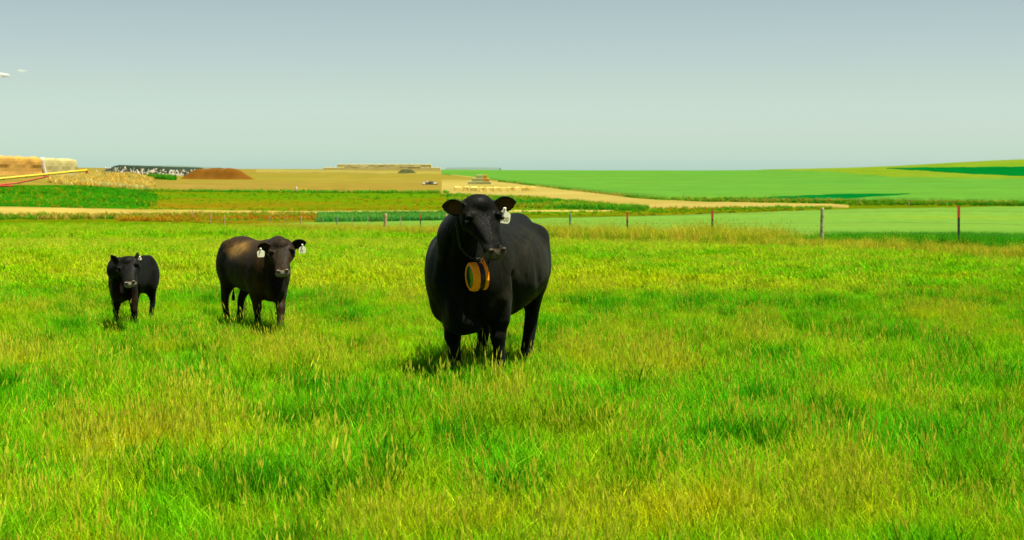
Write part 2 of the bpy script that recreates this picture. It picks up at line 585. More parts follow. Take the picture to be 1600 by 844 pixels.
def scatter(name, pts, tids, scales, tints, coll, label, tilt=0.10):
    """one stuff object: clumps of blades on given points"""
    n = len(pts)
    me = bpy.data.meshes.new(name)
    me.vertices.add(n)
    me.vertices.foreach_set('co', np.asarray(pts, np.float32).ravel())
    rot = np.stack([RNG.normal(0, tilt, n), RNG.normal(0, tilt, n), RNG.uniform(-0.9, 0.9, n) + np.pi * RNG.integers(0, 2, n) * 0], -1)
    for nm, ty, val in (('tid', 'INT', tids), ('scl', 'FLOAT_VECTOR', scales), ('rot', 'FLOAT_VECTOR', rot), ('tint', 'FLOAT_COLOR', tints)):
        a = me.attributes.new(nm, ty, 'POINT')
        if ty == 'INT': a.data.foreach_set('value', np.asarray(val, np.int32))
        elif ty == 'FLOAT_VECTOR': a.data.foreach_set('vector', np.asarray(val, np.float32).ravel())
        else: a.data.foreach_set('color', np.asarray(val, np.float32).ravel())
    me.materials.append(M['grass'])
    o = bpy.data.objects.new(name, me)
    COL.objects.link(o)
    g = bpy.data.node_groups.new(name, 'GeometryNodeTree')
    g.interface.new_socket('Geometry', in_out='INPUT', socket_type='NodeSocketGeometry')
    g.interface.new_socket('Geometry', in_out='OUTPUT', socket_type='NodeSocketGeometry')
    gi = g.nodes.new('NodeGroupInput'); go = g.nodes.new('NodeGroupOutput')
    ci = g.nodes.new('GeometryNodeCollectionInfo')
    ci.inputs['Collection'].default_value = coll
    ci.inputs['Separate Children'].default_value = True
    ci.inputs['Reset Children'].default_value = True
    ip = g.nodes.new('GeometryNodeInstanceOnPoints')
    ip.inputs['Pick Instance'].default_value = True
    def na_(nm, ty):
        q = g.nodes.new('GeometryNodeInputNamedAttribute'); q.data_type = ty
        q.inputs['Name'].default_value = nm
        return q.outputs['Attribute']
    g.links.new(gi.outputs[0], ip.inputs['Points'])
    g.links.new(ci.outputs[0], ip.inputs['Instance'])
    g.links.new(na_('tid', 'INT'), ip.inputs['Instance Index'])
    er = g.nodes.new('FunctionNodeEulerToRotation')
    g.links.new(na_('rot', 'FLOAT_VECTOR'), er.inputs[0])
    g.links.new(er.outputs[0], ip.inputs['Rotation'])
    g.links.new(na_('scl', 'FLOAT_VECTOR'), ip.inputs['Scale'])
    g.links.new(ip.outputs[0], go.inputs[0])
    md = o.modifiers.new('scatter', 'NODES'); md.node_group = g
    tag(o, label, kind='stuff')
    return o


NEAR = tuft_set('near_tuft', [
    dict(nb=60, rad=0.15, h0=0.10, h1=0.24, w=0.0050, lean=0.48, dry=0.05),
    dict(nb=60, rad=0.15, h0=0.08, h1=0.20, w=0.0055, lean=0.75, dry=0.10),
    dict(nb=60, rad=0.15, h0=0.12, h1=0.26, w=0.0048, lean=0.50, dry=0.04, shade=(0.6, 1.05)),
    dict(nb=55, rad=0.16, h0=0.10, h1=0.22, w=0.0060, lean=0.9, dry=0.16),
    dict(nb=50, rad=0.15, h0=0.14, h1=0.28, w=0.0042, lean=0.6, heads=0.09, dry=0.10),
    dict(nb=45, rad=0.16, h0=0.18, h1=0.32, w=0.0040, lean=0.6, heads=0.28, dry=0.16),
    dict(nb=40, rad=0.12, h0=0.18, h1=0.30, w=0.0085, lean=0.5, dry=0.0, shade=(0.55, 0.95)),
])
FAR = tuft_set('far_tuft', [
    dict(nb=110, rad=0.45, h0=0.12, h1=0.26, w=0.016, lean=0.6, dry=0.05),
    dict(nb=110, rad=0.45, h0=0.10, h1=0.24, w=0.016, lean=0.8, dry=0.12),
    dict(nb=110, rad=0.45, h0=0.14, h1=0.30, w=0.015, lean=0.5, dry=0.05, shade=(0.6, 1.0)),
    dict(nb=90, rad=0.45, h0=0.18, h1=0.34, w=0.013, lean=0.6, heads=0.3, dry=0.2),
])
TALL = tuft_set('tall_tuft', [
    dict(nb=60, rad=0.22, h0=0.35, h1=0.75, w=0.014, lean=0.4, dry=0.12),
    dict(nb=50, rad=0.22, h0=0.40, h1=0.80, w=0.012, lean=0.4, heads=0.35, dry=0.25),
    dict(nb=60, rad=0.22, h0=0.30, h1=0.65, w=0.018, lean=0.5, dry=0.02, shade=(0.55, 1.0)),
])
BROAD = tuft_set('broad_tuft', [
    dict(nb=40, rad=0.8, h0=0.5, h1=1.5, w=0.14, lean=0.5, dry=0.1, shade=(0.6, 1.2)),
    dict(nb=40, rad=0.8, h0=0.5, h1=1.3, w=0.16, lean=0.6, dry=0.1, shade=(0.5, 1.1)),
    dict(nb=34, rad=0.7, h0=0.6, h1=1.7, w=0.12, lean=0.4, dry=0.2, shade=(0.6, 1.2)),
])

GK = 0.77
C_GREEN = np.array(lin(76, 178, 2, GK)); C_LIME = np.array(lin(118, 184, 2, GK)); C_YEL = np.array(lin(154, 186, 6, GK))
C_DEEP = np.array(lin(26, 150, 3, GK)); C_OCH = np.array(lin(190, 192, 6, GK))


def spot(x, y, u, v, su, sv):
    """soft patch on the ground around the place seen at photo pixel (u, v) on flat pasture"""
    d = F * EYE / (v - HZ); px = (u - 800) / F * d
    return np.exp(-(((x - px) / su) ** 2 + ((y - d) / sv) ** 2))


YEL_SPOTS = [(40, 800, .5, .5), (300, 700, .5, .6), (40, 575, 1.0, .8), (560, 590, .9, .5), (1500, 500, .8, .7), (1000, 800, .8, .3),
             (1260, 840, .8, .3), (1500, 770, .7, .5), (830, 690, .5, .5), (1030, 590, .7, .6), (40, 400, 5, 5), (1000, 440, 3, 2),
             (260, 550, .8, .5), (1400, 640, .7, .5), (640, 430, 4, 3), (180, 720, .4, .4)]
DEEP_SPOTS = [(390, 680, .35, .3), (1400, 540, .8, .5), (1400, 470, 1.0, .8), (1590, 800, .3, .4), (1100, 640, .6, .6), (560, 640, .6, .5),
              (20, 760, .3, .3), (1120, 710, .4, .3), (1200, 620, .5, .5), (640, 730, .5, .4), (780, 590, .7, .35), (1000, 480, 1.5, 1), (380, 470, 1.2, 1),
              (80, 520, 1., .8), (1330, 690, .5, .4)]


def pasture_tint(x, y):
    a = fbm(x * 0.55 + 3, y * 0.40 + 9, 4)
    b = fbm(x * 1.7 + 40, y * 1.2 + 5, 3)
    far = np.clip((y - 14) / 22, 0, 1)
    yel = 0.40 + 1.3 * (a - 0.5) + 1.3 * (b - 0.5) + 0.12 * far
    dp = 1.5 * (fbm(x * 2.8 + 80, y * 1.7 + 11, 4) - 0.56) * 2.2
    e = fbm(x * 4.5 + 13, y * 3.0 + 71, 3)
    yel = yel + 1.1 * (e - 0.5) + 0.22 * np.clip((9.0 - y) / 2, 0, 1)
    for s in YEL_SPOTS: yel = yel + 0.70 * spot(x, y, *s) * (0.5 + e)
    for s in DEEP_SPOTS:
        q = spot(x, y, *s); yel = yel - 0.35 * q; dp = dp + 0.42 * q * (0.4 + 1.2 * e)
    yel = np.clip(yel, 0, 1.3 - 0.5 * far)[:, None]; dp = np.clip(dp, 0, 0.9)[:, None]
    t1 = np.clip(yel * 2, 0, 1); t2 = np.clip(yel * 2 - 1, 0, 1); t3 = np.clip(yel - 1, 0, 1) * 3
    c = C_GREEN * (1 - t1) + C_LIME * t1
    c = c * (1 - t2) + C_YEL * t2
    c = c * (1 - t3) + C_OCH * t3
    c = c * (1 - dp) + C_DEEP * dp
    j = RNG.uniform(0.85, 1.15, (len(x), 1))
    c = c * j; c[:, 3] = 1
    return c, yel[:, 0], dp[:, 0]


HOOVES = [(713, 12.62), (781, 12.55), (822, 13.5), (404, 16.2), (438, 15.95), (354, 16.8), (374, 16.7), (183, 16.5), (213, 16.5), (235, 16.95)]


def sample_sector(d0, d1, dens, umin=-260, umax=1860):
    k0, k1 = (umin - 800) / F, (umax - 800) / F
    w_ = 2.5           # spare ground at both sides
    dl = np.linspace(d0, d1, 400); wl = (k1 - k0) * dl + 2 * w_
    n = int((wl.mean()) * (d1 - d0) * dens)
    d = np.interp(RNG.random(n), np.cumsum(wl) / wl.sum(), dl)
    x = RNG.uniform(0, 1, n) * ((k1 - k0) * d + 2 * w_) + k0 * d - w_
    return x, d


def ground_z(x, y):
    r = np.hypot(x, y)
    return zxy(x, y) + np.clip((60 - r) / 40, 0, 1) * 0.05 * (fbm(x * 0.5, y * 0.5) - 0.5)


def pasture_grass(name, d0, d1, dens, coll, nvar, s0, s1, probs, label, zs=1.0):
    x, y = sample_sector(d0, d1, dens)
    keep = x < fence_x(y) + RNG.uniform(-0.2, 0.8, len(x))
    x, y = x[keep], y[keep]
    if coll is NEAR:       # longer ungrazed grass round the hooves
        for (u, d) in HOOVES:
            k_ = 26
            x = np.concatenate([x, (u - 800) / F * d + RNG.normal(0, .20, k_)])
            y = np.concatenate([y, d - np.abs(RNG.normal(.10, .16, k_))])
    tint, yel, dp = pasture_tint(x, y)
    hmul = 0.75 + 0.6 * fbm(x * 0.8 + 60, y * 0.8 + 20, 3)
    sc = RNG.uniform(s0, s1, len(x)) * hmul * (1 - 0.28 * np.clip((y - 14) / 1.5, 0, 1))
    tid = RNG.choice(nvar, len(x), p=probs)
    if coll is NEAR:
        sc[-26 * len(HOOVES):] = RNG.uniform(0.72, 1.02, 26 * len(HOOVES))
    pts = np.stack([x, y, ground_z(x, y) - 0.02], -1)
    if coll is NEAR:
        r = RNG.random(len(x))
        tid = np.where((yel > 0.75) & (r < 0.22), 5, tid)
        tid = np.where((dp > 0.35) & (r < 0.22), 6, tid)
        sc = sc * (1 + 0.25 * (dp > 0.35))
    scv = np.stack([sc, sc, sc * zs], -1)
    return scatter(name, pts, tid, scv, tint, coll, label)


pasture_grass('near_grass', 4.5, 21, 130, NEAR, 7, 0.60, 0.92, [.25, .22, .22, .16, .08, .03, .04], 'bright green and yellow tall pasture grass around the cattle')
pasture_grass('middle_grass', 21, 60, 9.0, FAR, 4, 0.8, 1.15, [.3, .3, .2, .2], 'yellow green pasture grass between the cattle and the fence', zs=0.68)
pasture_grass('far_grass', 60, 225, 0.8, FAR, 4, 1.3, 2.0, [.35, .35, .2, .1], 'distant yellow green pasture grass sloping down to the valley', zs=0.8)

# tall grass along the fence
nf = 6500
fy = 32 + (170 - 32) * RNG.random(nf) ** 1.5
off = RNG.normal(0.0, 0.8, nf)
fx = fence_x(fy) + off
ftint = np.where(RNG.random((nf, 1)) < 0.6, np.array(lin(196, 190, 50, GK)), np.array(lin(140, 185, 20, GK)))
uf = 800 + F * fx / fy
dk = (fy < 45) & (off > -0.05) | (fbm(fx * 0.4, fy * 0.4) > 0.6) & (off > -0.3)
ftint[dk] = np.array(lin(30, 150, 12, GK))
ftid = np.where(dk, 2, RNG.choice(2, nf, p=[.6, .4]))
fs = np.where((fy < 45) & ~dk, 0.6, np.where((fy > 46) & (fy < 80), 1.08, 0.95)) * RNG.uniform(0.6, 1.0, nf) * np.clip(0.65 + 0.5 * fbm(fx * .3, fy * .3), 0.5, 1.2)
scatter('fence_grass', np.stack([fx, fy, ground_z(fx, fy) - 0.03], -1), ftid, np.stack([fs] * 3, -1), ftint, TALL,
        'tall seeding grass and dark weeds growing along the fence')


nd = 2600
dy_ = RNG.uniform(31, 45, nd); do_ = RNG.uniform(0.3, 1.0, nd) ** 1.5 * 5
ds_ = RNG.uniform(0.55, 0.95, nd)
dx_ = fence_x(dy_) + do_
dt_ = np.array(lin(20, 150, 14, GK)) * RNG.uniform(.8, 1.2, (nd, 1))
scatter('crop_margin', np.stack([dx_, dy_, zxy(dx_, dy_) - .03], -1), np.full(nd, 2), np.stack([ds_] * 3, -1), dt_, TALL, 'dark green crop margin behind the two right hand fence posts')


def band(name, top, bot, n, cols, coll, s0, s1, label, u0, u1, zs=1.0, tids=None, lift=0.0):
    top = np.array(top, float); bot = np.array(bot, float)
    u = RNG.uniform(u0, u1, n)
    yt = np.interp(u, top[:, 0], top[:, 1]); yb = np.interp(u, bot[:, 0], bot[:, 1])
    d = np.array([depth_of(a, b0 + (b1 - b0) * t) for a, b0, b1, t in zip(u, yt, yb, RNG.random(n))])
    x = (u - 800) / F * d
    pts = np.stack([x, d, zxy(x, d) + lift], -1)
    cols = np.array(cols)
    cl = fbm(x * 0.03 + 5, d * 0.06, 3)
    idx = np.clip(((cl - 0.3) / 0.4 * len(cols) + RNG.normal(0, 0.6, n)).astype(int), 0, len(cols) - 1)
    tint = cols[idx] * RNG.uniform(0.8, 1.15, (n, 1)); tint[:, 3] = 1
    s = RNG.uniform(s0, s1, n)
    tid = RNG.choice(3, n)
    return scatter(name, pts, tid, np.stack([s, s, s * zs], -1), tint, coll, label)


g_ = lambda *c: lin(*c, 0.74)
band('tall_crop', [(498, 336.5), (715, 335.5)], [(498, 348.5), (560, 348), (715, 344.2)], 2600, [g_(16, 136, 46), g_(30, 150, 58), g_(60, 162, 55)], BROAD, 0.5, 0.75, 'upright teal green crop standing behind the fence and young field', 498, 715)
band('valley_weeds', weed_top, weed_bot, 2600, [g_(60, 160, 12), g_(130, 165, 12), g_(150, 165, 10), g_(172, 150, 14)], BROAD, 0.25, 0.55, 'tangled green and rust weeds of the valley meadow', -250, 1300)
band('lush_plants', [(-250, 298), (0, 292), (150, 293), (245, 305)], [(-250, 322), (0, 322), (245, 325)], 1100, [g_(25, 135, 10), g_(60, 160, 14), g_(80, 165, 15)], BROAD, 0.35, 0.7, 'dense dark green plants of the left meadow', -250, 245)
band('red_weeds', [(180, 341), (300, 338), (480, 337), (560, 338)], [(180, 346), (300, 347), (480, 347), (560, 345)], 900, [g_(90, 160, 15), g_(160, 150, 20), g_(175, 125, 20)], BROAD, 0.3, 0.6, 'rust red dock weeds in front of the straw track', 190, 500)
band('field_edge_plants', [(780, 284), (900, 298), (1000, 309), (1040, 312), (1240, 311), (1330, 314), (1600, 317), (1860, 318)], [(780, 285), (900, 300), (1000, 312), (1040, 315), (1240, 317), (1330, 321), (1600, 322), (1860, 322)], 1800,
     [g_(40, 140, 15), g_(90, 160, 20), g_(140, 165, 40), g_(165, 160, 60)], BROAD, 0.3, 0.62, 'dark weedy margin along the foot of the green hill', 780, 1860)
band('scrub_plants', [(700, 306), (830, 311), (1000, 327)], [(700, 320), (830, 326), (1000, 331)], 1500, [g_(10, 145, 20), g_(60, 165, 15), g_(140, 165, 30)], BROAD, 0.4, 0.9, 'green scrub plants below the straw strip', 700, 1010)
band('track_verge', [(-250, 340), (0, 338), (240, 337), (480, 335)], [(-250, 345), (0, 344), (240, 342), (480, 338)], 1100, [g_(150, 140, 25), g_(190, 170, 70), g_(90, 155, 20), g_(40, 140, 15)], BROAD, 0.35, 0.75, 'dry verge with green clumps along the straw track', -250, 490)
band('dry_brush', [(78, 274), (120, 272), (200, 272), (240, 277)], [(78, 286), (120, 291), (200, 294), (240, 296)], 1500, [g_(215, 195, 95), g_(222, 182, 62), g_(205, 198, 110)], BROAD, 0.5, 1.05, 'heaps of dry tan brush between the haystacks and the meadow', 78, 240)
band('green_brush', [(232, 277), (270, 279)], [(232, 280), (270, 282)], 160, [g_(20, 140, 15), g_(30, 150, 15)], BROAD, 0.9, 1.5, 'low dark green bushes in front of the speckled heap', 232, 272)
band('edge_green', [(300, 299), (560, 301)], [(300, 301), (560, 303)], 500, [g_(40, 160, 20), g_(90, 165, 20)], BROAD, 0.4, 0.8, 'green fringe along the edge of the stubble field', 200, 700)

# ------------------------------------------------------------------ fence
XK = 0.75
M['grey_wood'] = plain_mat('grey_wood', lin(190, 186, 130, 1.0), 0.9, 0.1, c2=lin(95, 100, 60, 0.9), scale=14)
M['pale_wood'] = plain_mat('pale_wood', lin(215, 180, 130, 0.85 * XK), 0.9, 0.1, c2=lin(180, 150, 95, 0.85 * XK), scale=14)
M['steel'] = plain_mat('dark_steel', lin(45, 60, 50, 0.85 * XK), 0.6, 0.4, 0.3)
M['pale_steel'] = plain_mat('pale_steel', lin(120, 160, 120, 0.85 * XK), 0.6, 0.4, 0.3)
M['red_paint'] = plain_mat('red_paint', lin(235, 85, 45, 0.75 * XK), 0.5, 0.4, 0.15)
M['wire'] = plain_mat('wire', lin(120, 120, 100, 0.6 * XK), 0.5, 0.5, metal=0.3)
p0 = Vector((FX0, FY0, zat(FX0, FY0)))
fence = empty('wire_fence', p0)
tag(fence, 'long wire fence of wooden and red tipped steel posts along the pasture', 'fence')


def post(kind, y, h, mat, r):
    x = fence_x(y); z = zat(x, y) - p0.z
    b = Vector((x - p0.x, y - p0.y, z))
    top = b + Vector((random.uniform(-.03, .03), 0, h))
    if kind == 'wooden_post':
        pts = [b + (top - b) * t + Vector((random.uniform(-.008, .008), 0, 0)) for t in (-0.1, .2, .45, .7, .93, 1.0)]
        v, f = tube(pts, [r * q for q in (1.08, 1.04, 1.0, .97, .95, .8)], 10)
        mesh_obj('wooden_post', v, f, mat, fence, smooth=False)
    else:
        w = r
        # T-section
        mb = MB()
        mb.box(b + Vector((0, 0, h / 2 - .1)), (w * 2, w * .3, h + .2))
        mb.box(b + Vector((0, w * .72, h / 2 - .1)), (w * .3, w * 1.1, h + .19))
        o = mb.build('steel_post', mat, fence)
        if kind == 'red':
            t = MB().box(b + Vector((0, 0, h * .88)), (w * 2.2, w * .6, h * .26)).build('painted_tip', M['red_paint'], o)


def u2y(u): return fence_depth(u)


post('red', u2y(1498), 1.10, M['steel'], 0.028)
post('wooden_post', u2y(1284), 1.12, M['grey_wood'], 0.052)
post('red', u2y(1113), 1.12, M['steel'], 0.032)
post('red', u2y(980), 1.12, M['steel'], 0.032)
post('wooden_post', u2y(891), 1.12, M['pale_steel'], 0.05)
post('red', u2y(760), 1.12, M['steel'], 0.03)
for u, k in ((697, 'w'), (657, 'r'), (626, 's'), (602, 'W'), (575, 's'), (550, 's'), (527, 'p'), (505, 's'), (470, 'w'), (445, 's'), (422, 'p')):
    if k == 'W': post('wooden_post', u2y(u), 1.3, M['pale_wood'], 0.11)
    elif k == 'w': post('wooden_post', u2y(u), 1.2, M['pale_wood'], 0.06)
    elif k == 'p': post('wooden_post', u2y(u), 1.2, M['pale_steel'], 0.06)
    elif k == 's': post('steel', u2y(u), 1.15, M['grey_wood'], 0.032)
    else: post('red', u2y(u), 1.2, M['steel'], 0.035)
for u, h, m in ((351, 1.4, 'pale_wood'), (329, 1.6, 'pale_wood'), (301, 1.5, 'pale_wood')):
    post('wooden_post', u2y(u), h, M[m], 0.08)
for y in (29.5, 23):
    post('red', y, 1.1, M['steel'], 0.028)
ys = np.concatenate([np.linspace(16, 60, 24), np.linspace(65, 215, 30)])
for hgt in (0.45, 0.7, 0.98):
    v, f = tube([(fence_x(y) - p0.x, y - p0.y, zat(fence_x(y), y) - p0.z + hgt) for y in ys], 0.0022, 4, ref=(0, 0, 1))
    mesh_obj('fence_wire', v, f, M['wire'], fence)

for i, (u, y, h) in enumerate(((1343, 321, 1.4), (1420, 323, 1.3), (1068, 313, 1.4))):
    g = ground_pt(u, y)
    v, f = tube([g + Vector((0, 0, -.2)), g + Vector((.03, 0, h * .6)), g + Vector((0, 0, h))], [.09, .085, .075], 8)
    o = mesh_obj('field_post', [Vector(p) - g for p in v], f, M['pale_wood'])
    o.location = g
    tag(o, ('thin pale post below the dark green wedge on the hill', 'lone pale post in the weeds right of the dark green wedge', 'small pale post where the straw strip meets the hill')[i], 'post', 'posts along the far field margin')
g = ground_pt(463, 301)
mb = MB().tube([g + Vector((0, 0, -.1)), g + Vector((0, 0, 1.35))], [.34, .30], 10).tube([g + Vector((0, 0, 1.35)), g + Vector((0, 0, 1.5))], [.22, .10], 10)
M['white'] = plain_mat('white_paint', lin(235, 225, 195, 0.8 * XK), 0.6, 0.3, 0.1)
o = mesh_obj('marker', [Vector(p) - g for p in mb.v], mb.f, M['white']); o.location = g
tag(o, 'small white marker standing at the edge of the tan field', 'marker')

# ------------------------------------------------------------------ stacks, heaps and the auger far behind
M['gold_straw'] = plain_mat('gold_straw', lin(214, 170, 88, 0.50), 1.0, 0.0, c2=lin(204, 152, 66, 0.48), scale=0.25)
M['pale_straw'] = plain_mat('pale_straw', lin(222, 208, 138, 0.42), 1.0, 0.0, c2=lin(206, 194, 122, 0.42), scale=0.35)
M['skyline_straw'] = plain_mat('skyline_straw', lin(222, 208, 134, 0.66), 1.0, 0.0, c2=lin(204, 192, 112, 0.66), scale=0.35)
M['cream_straw'] = plain_mat('cream_straw', lin(240, 218, 125, 0.80), 1.0, 0.0, c2=lin(224, 196, 100, 0.80), scale=0.8)
M['grey_straw'] = plain_mat('grey_straw', lin(195, 195, 130, 0.7 * XK), 1.0, 0.0, c2=lin(165, 170, 100, 0.7 * XK), scale=0.6 * XK)
M['orange_straw'] = plain_mat('orange_straw', lin(220, 170, 75, 0.7 * XK), 1.0, 0.0, c2=lin(200, 140, 45, 0.7 * XK), scale=0.6 * XK)
M['dirt'] = plain_mat('brown_dirt', lin(168, 118, 42, 0.27), 1.0, 0.0, c2=lin(148, 96, 28, 0.26), scale=0.25)
M['dark_tarp'] = plain_mat('dark_tarp', lin(58, 82, 58, 0.2), 0.8, 0.05, c2=lin(80, 104, 76, 0.2), scale=0.3)
M['dark_heap'] = plain_mat('dark_heap', lin(90, 95, 40, 0.6 * XK), 0.9, 0.1, c2=lin(60, 70, 35, 0.6 * XK), scale=0.5)
M['rock_pale'] = plain_mat('rock_pale', lin(225, 220, 195, 0.35), 0.9, 0.1)
M['rock_grey'] = plain_mat('rock_grey', lin(75, 75, 52, 0.25), 0.9, 0.1, c2=lin(135, 130, 98, 0.25), scale=0.6 * XK)
M['yellow_paint'] = plain_mat('yellow_paint', lin(245, 205, 45, 0.75 * XK), 0.5, 0.35, 0.12, 0.6 * XK)
M['dull_red'] = plain_mat('dull_red', lin(215, 70, 40, 0.75 * XK), 0.5, 0.35, 0.15, 0.6 * XK)
M['rubber'] = plain_mat('rubber', (0.02, 0.02, 0.02, 1), 0.9, 0.2)


def bale_courses(root, a, b, z0, courses, ch, depth, length, mat, inset=0.0, jog=0.06, gap=.05):
    """stacked courses of square bales between a and b; each course one part with recessed joints"""
    a = Vector(a); b = Vector(b)
    L = (b - a).length; dirv = (b - a).normalized(); rz = math.atan2(dirv.y, dirv.x)
    for c in range(courses):
        mb = MB()
        s = inset * c
        n = max(1, int((L - 2 * s) / length))
        for i in range(n):
            for r in range(max(1, int(depth / 1.4))):
                p = a + dirv * (s + (L - 2 * s) * (i + .5) / n)
                nrm = Vector((-dirv.y, dirv.x, 0))
                q = p + nrm * (r * 1.4 + random.uniform(-jog, jog))
                mb.box((q.x, q.y, z0 + ch * (c + .5) + random.uniform(-.02, .02)), ((L - 2 * s) / n - gap, 1.36, ch - gap), rz + random.uniform(-.02, .02), 0.08)
        o = mb.build('bale_course', mat, root)
        o['kind'] = 'stuff'


def mound(name, c, rx, ry, h, mat, label, cat, rz=0.0, seed=0, flat=0.0, n=40, m=14, rough=0.2):
    V, Fc = [], []
    for i in range(n):
        th = 2 * math.pi * i / n
        for j in range(m + 1):
            s = j / m
            px, py = rx * s * math.cos(th), ry * s * math.sin(th)
            q = s if flat == 0 else max(0, (s - flat) / (1 - flat))
            hz = h * (0.5 + 0.5 * math.cos(math.pi * q)) * (1 if flat == 0 else 1)
            nz = float(fbm(np.array([px * .35 + seed * 9]), np.array([py * .5 + seed * 5]), 4)[0]) - .5
            X = px * math.cos(rz) - py * math.sin(rz); Y = px * math.sin(rz) + py * math.cos(rz)
            gz = zat(c.x + X, c.y + Y) - c.z
            V.append((X, Y, gz - 0.15 + hz * (1 + rough * 2 * nz) + .25 * (1 - s)))
    for i in range(n):
        i2 = (i + 1) % n
        for j in range(m):
            if j == 0:
                Fc.append((i * (m + 1), i * (m + 1) + 1, i2 * (m + 1) + 1))
            else:
                Fc.append((i * (m + 1) + j, i * (m + 1) + j + 1, i2 * (m + 1) + j + 1, i2 * (m + 1) + j))
    o = mesh_obj(name, V, Fc, mat, smooth=True)
    o.location = c
    tag(o, label, cat)
    return o


# golden haystack wall at the left edge, its pale covered neighbour
ga = P(-170, 280, 405); ga.z = zat(ga.x, ga.y); gb = P(66, 270, 425); gb.z = zat(gb.x, gb.y)
st = empty('hay_stack', (ga.x, ga.y, min(ga.z, gb.z)))
tag(st, 'tall golden wall of stacked bales at the left edge behind the yellow auger', 'haystack')
o_ = st.location.copy()


def straw_bank(root, a, b, ha, hb, depth, mat, rough, seed, ragged):
    """long loose stack: steep rough front, sagging ragged top, closed ends"""
    a = Vector(a); b = Vector(b); L = (b - a).length; dv = (b - a).normalized(); nv = Vector((-dv.y, dv.x, 0))
    prof = [(-.06, -.02), (-.03, .12), (0, .28), (.02, .45), (.03, .62), (.05, .78), (.08, .90), (.14, .98), (.28, 1.0), (.5, 1.02), (.72, 1.0), (.9, .85), (1.0, .5), (1.05, -.02)]
    nu = 70; V, Q = [], []
    for i in range(nu + 1):
        t = i / nu; h = ha + (hb - ha) * t
        for j, (o, z) in enumerate(prof):
            q1 = float(fbm(np.array([t * L * .45 + seed]), np.array([z * 3.0 + seed]), 4)[0]) - .5
            q2 = float(fbm(np.array([t * L * .9 + seed * 3]), np.array([o * 4.0]), 3)[0]) - .5
            p = a + dv * (t * L) + nv * (o * depth + q1 * rough)
            V.append((p.x, p.y, h * z + (q2 * ragged if z > .7 else 0)))
    m = len(prof)
    for i in range(nu):
        for j in range(m - 1):
            k = i * m + j
            Q.append((k, k + m, k + m + 1, k + 1))
    Q.append(tuple(range(m))); Q.append(tuple(nu * m + j for j in range(m - 1, -1, -1)))
    return mesh_obj('straw_mass', V, Q, mat, root)


st['label'] = 'tall rough golden straw bank at the left edge behind the yellow auger'
straw_bank(st, (0, 0, 0), (gb.x - ga.x, gb.y - ga.y, 0), P(-170, 238, 405).z - st.location.z, P(66, 246.5, 425).z - st.location.z, 6.0, M['gold_straw'], 0.7, 3.0, 0.7)
gc = P(69, 268, 430); gd = P(121, 268, 445)
zb = min(zat(gc.x, gc.y), zat(gd.x, gd.y))
st2 = empty('hay_stack', (gc.x, gc.y, zb))
tag(st2, 'smooth pale straw stack beside the golden bale wall', 'haystack')
top2 = P(69, 247, 430).z - zb
straw_bank(st2, (0.4, 0, 0), (gd.x - gc.x, gd.y - gc.y, 0), top2, P(121, 249, 445).z - zb, 5.0, M['pale_straw'], .5, 8.0, .25)
# white sheet edge between the two
sh = []
for i in range(7):
    t = i / 6
    sh.append(Vector((-.4 + 1.5 * t ** 1.6, -1.2, top2 + .1 - (top2 - .2) * t)))
v, f = tube(sh, [(0.12, .75 - .25 * k / 6) for k in range(7)], 8)
mesh_obj('sheet_edge', v, f, M['white'], st2, smooth=True)

# long pale bale stack on the skyline
la = P(505, 266, 745); lb = P(688, 267, 745)
zl = min(zat(la.x, la.y), zat(lb.x, lb.y)) - .1
ls = empty('bale_stack', (la.x, la.y, zl))
tag(ls, 'long low pale bale stack on the skyline left of the big cow', 'bale stack')
hh = P(505, 256.5, 745).z - zl
Lx = lb.x - la.x
bale_courses(ls, Vector((0, 0, 0)), Vector((Lx, 0, 0)), 0, 1, hh * .5, 4.2, 4.8, M['skyline_straw'], gap=.03)
bale_courses(ls, Vector((Lx * 22 / 183, 0, 0)), Vector((Lx * 169 / 183, 0, 0)), hh * .5, 2, hh * .25, 4.2, 4.8, M['skyline_straw'], gap=.03)

# brown dirt mound and the speckled heap behind it
g = ground_pt(335, 281)
mound('dirt_mound', g + Vector((0, 5, 0)), 66 * g.y / F, 6, (281 - 264.5) * (g.y + 4) / F, M['dirt'], 'flat topped brown dirt mound in the tan field', 'dirt mound', seed=3, flat=.38, rough=.20)
d_ = 600
g = P(250, 275, d_); g.z = zat(g.x, g.y)
hp = mound('speckled_heap', g, 100 * d_ / F, 9, P(250, 260.5, d_).z - g.z, M['dark_tarp'], 'long dark heap covered with countless white pieces behind the dirt mound', 'heap', seed=5, flat=.6, rough=.05)
mbw = MB()
hh_ = P(250, 260.5, d_).z - g.z
for _ in range(620):
    th = math.pi + math.pi * random.random(); q = random.random()
    px = 100 * d_ / F * (.6 + .4 * q) * math.cos(th) if random.random() < .4 else random.uniform(-20, 19)
    lim = math.sqrt(max(0, 1 - (px / 25) ** 2))
    py = -9 * lim * (.62 + .36 * q)
    if random.random() > .25 + .75 * min(1, max(0, (px + 22) / 26)): continue
    if q < .38: continue
    zz = hh_ * (0.5 + 0.5 * math.cos(math.pi * q)) + zat(g.x + px, g.y + py) - g.z
    sz = random.uniform(.25, .6)
    mbw.box((px, py - .15, zz + .12), (sz * random.uniform(.5, 1.2), sz * .7, sz * random.uniform(.8, 1.7)), random.uniform(-1, 1), sz * .15)
w = mbw.build('white_pieces', M['white'], hp); w['kind'] = 'stuff'

g = ground_pt(635, 271.5)
mound('dark_heap', g + Vector((0, 3, 0)), 18.5 * g.y / F, 3.5, 7 * g.y / F, M['dark_heap'], 'small dark heap in front of the long bale stack', 'heap', seed=8, flat=.3, rough=.3)

# pile of rocks
g = ground_pt(671, 289)
rp = empty('rock_pile', g)
tag(rp, 'small grey and white rock pile on the tan field', 'rock pile')


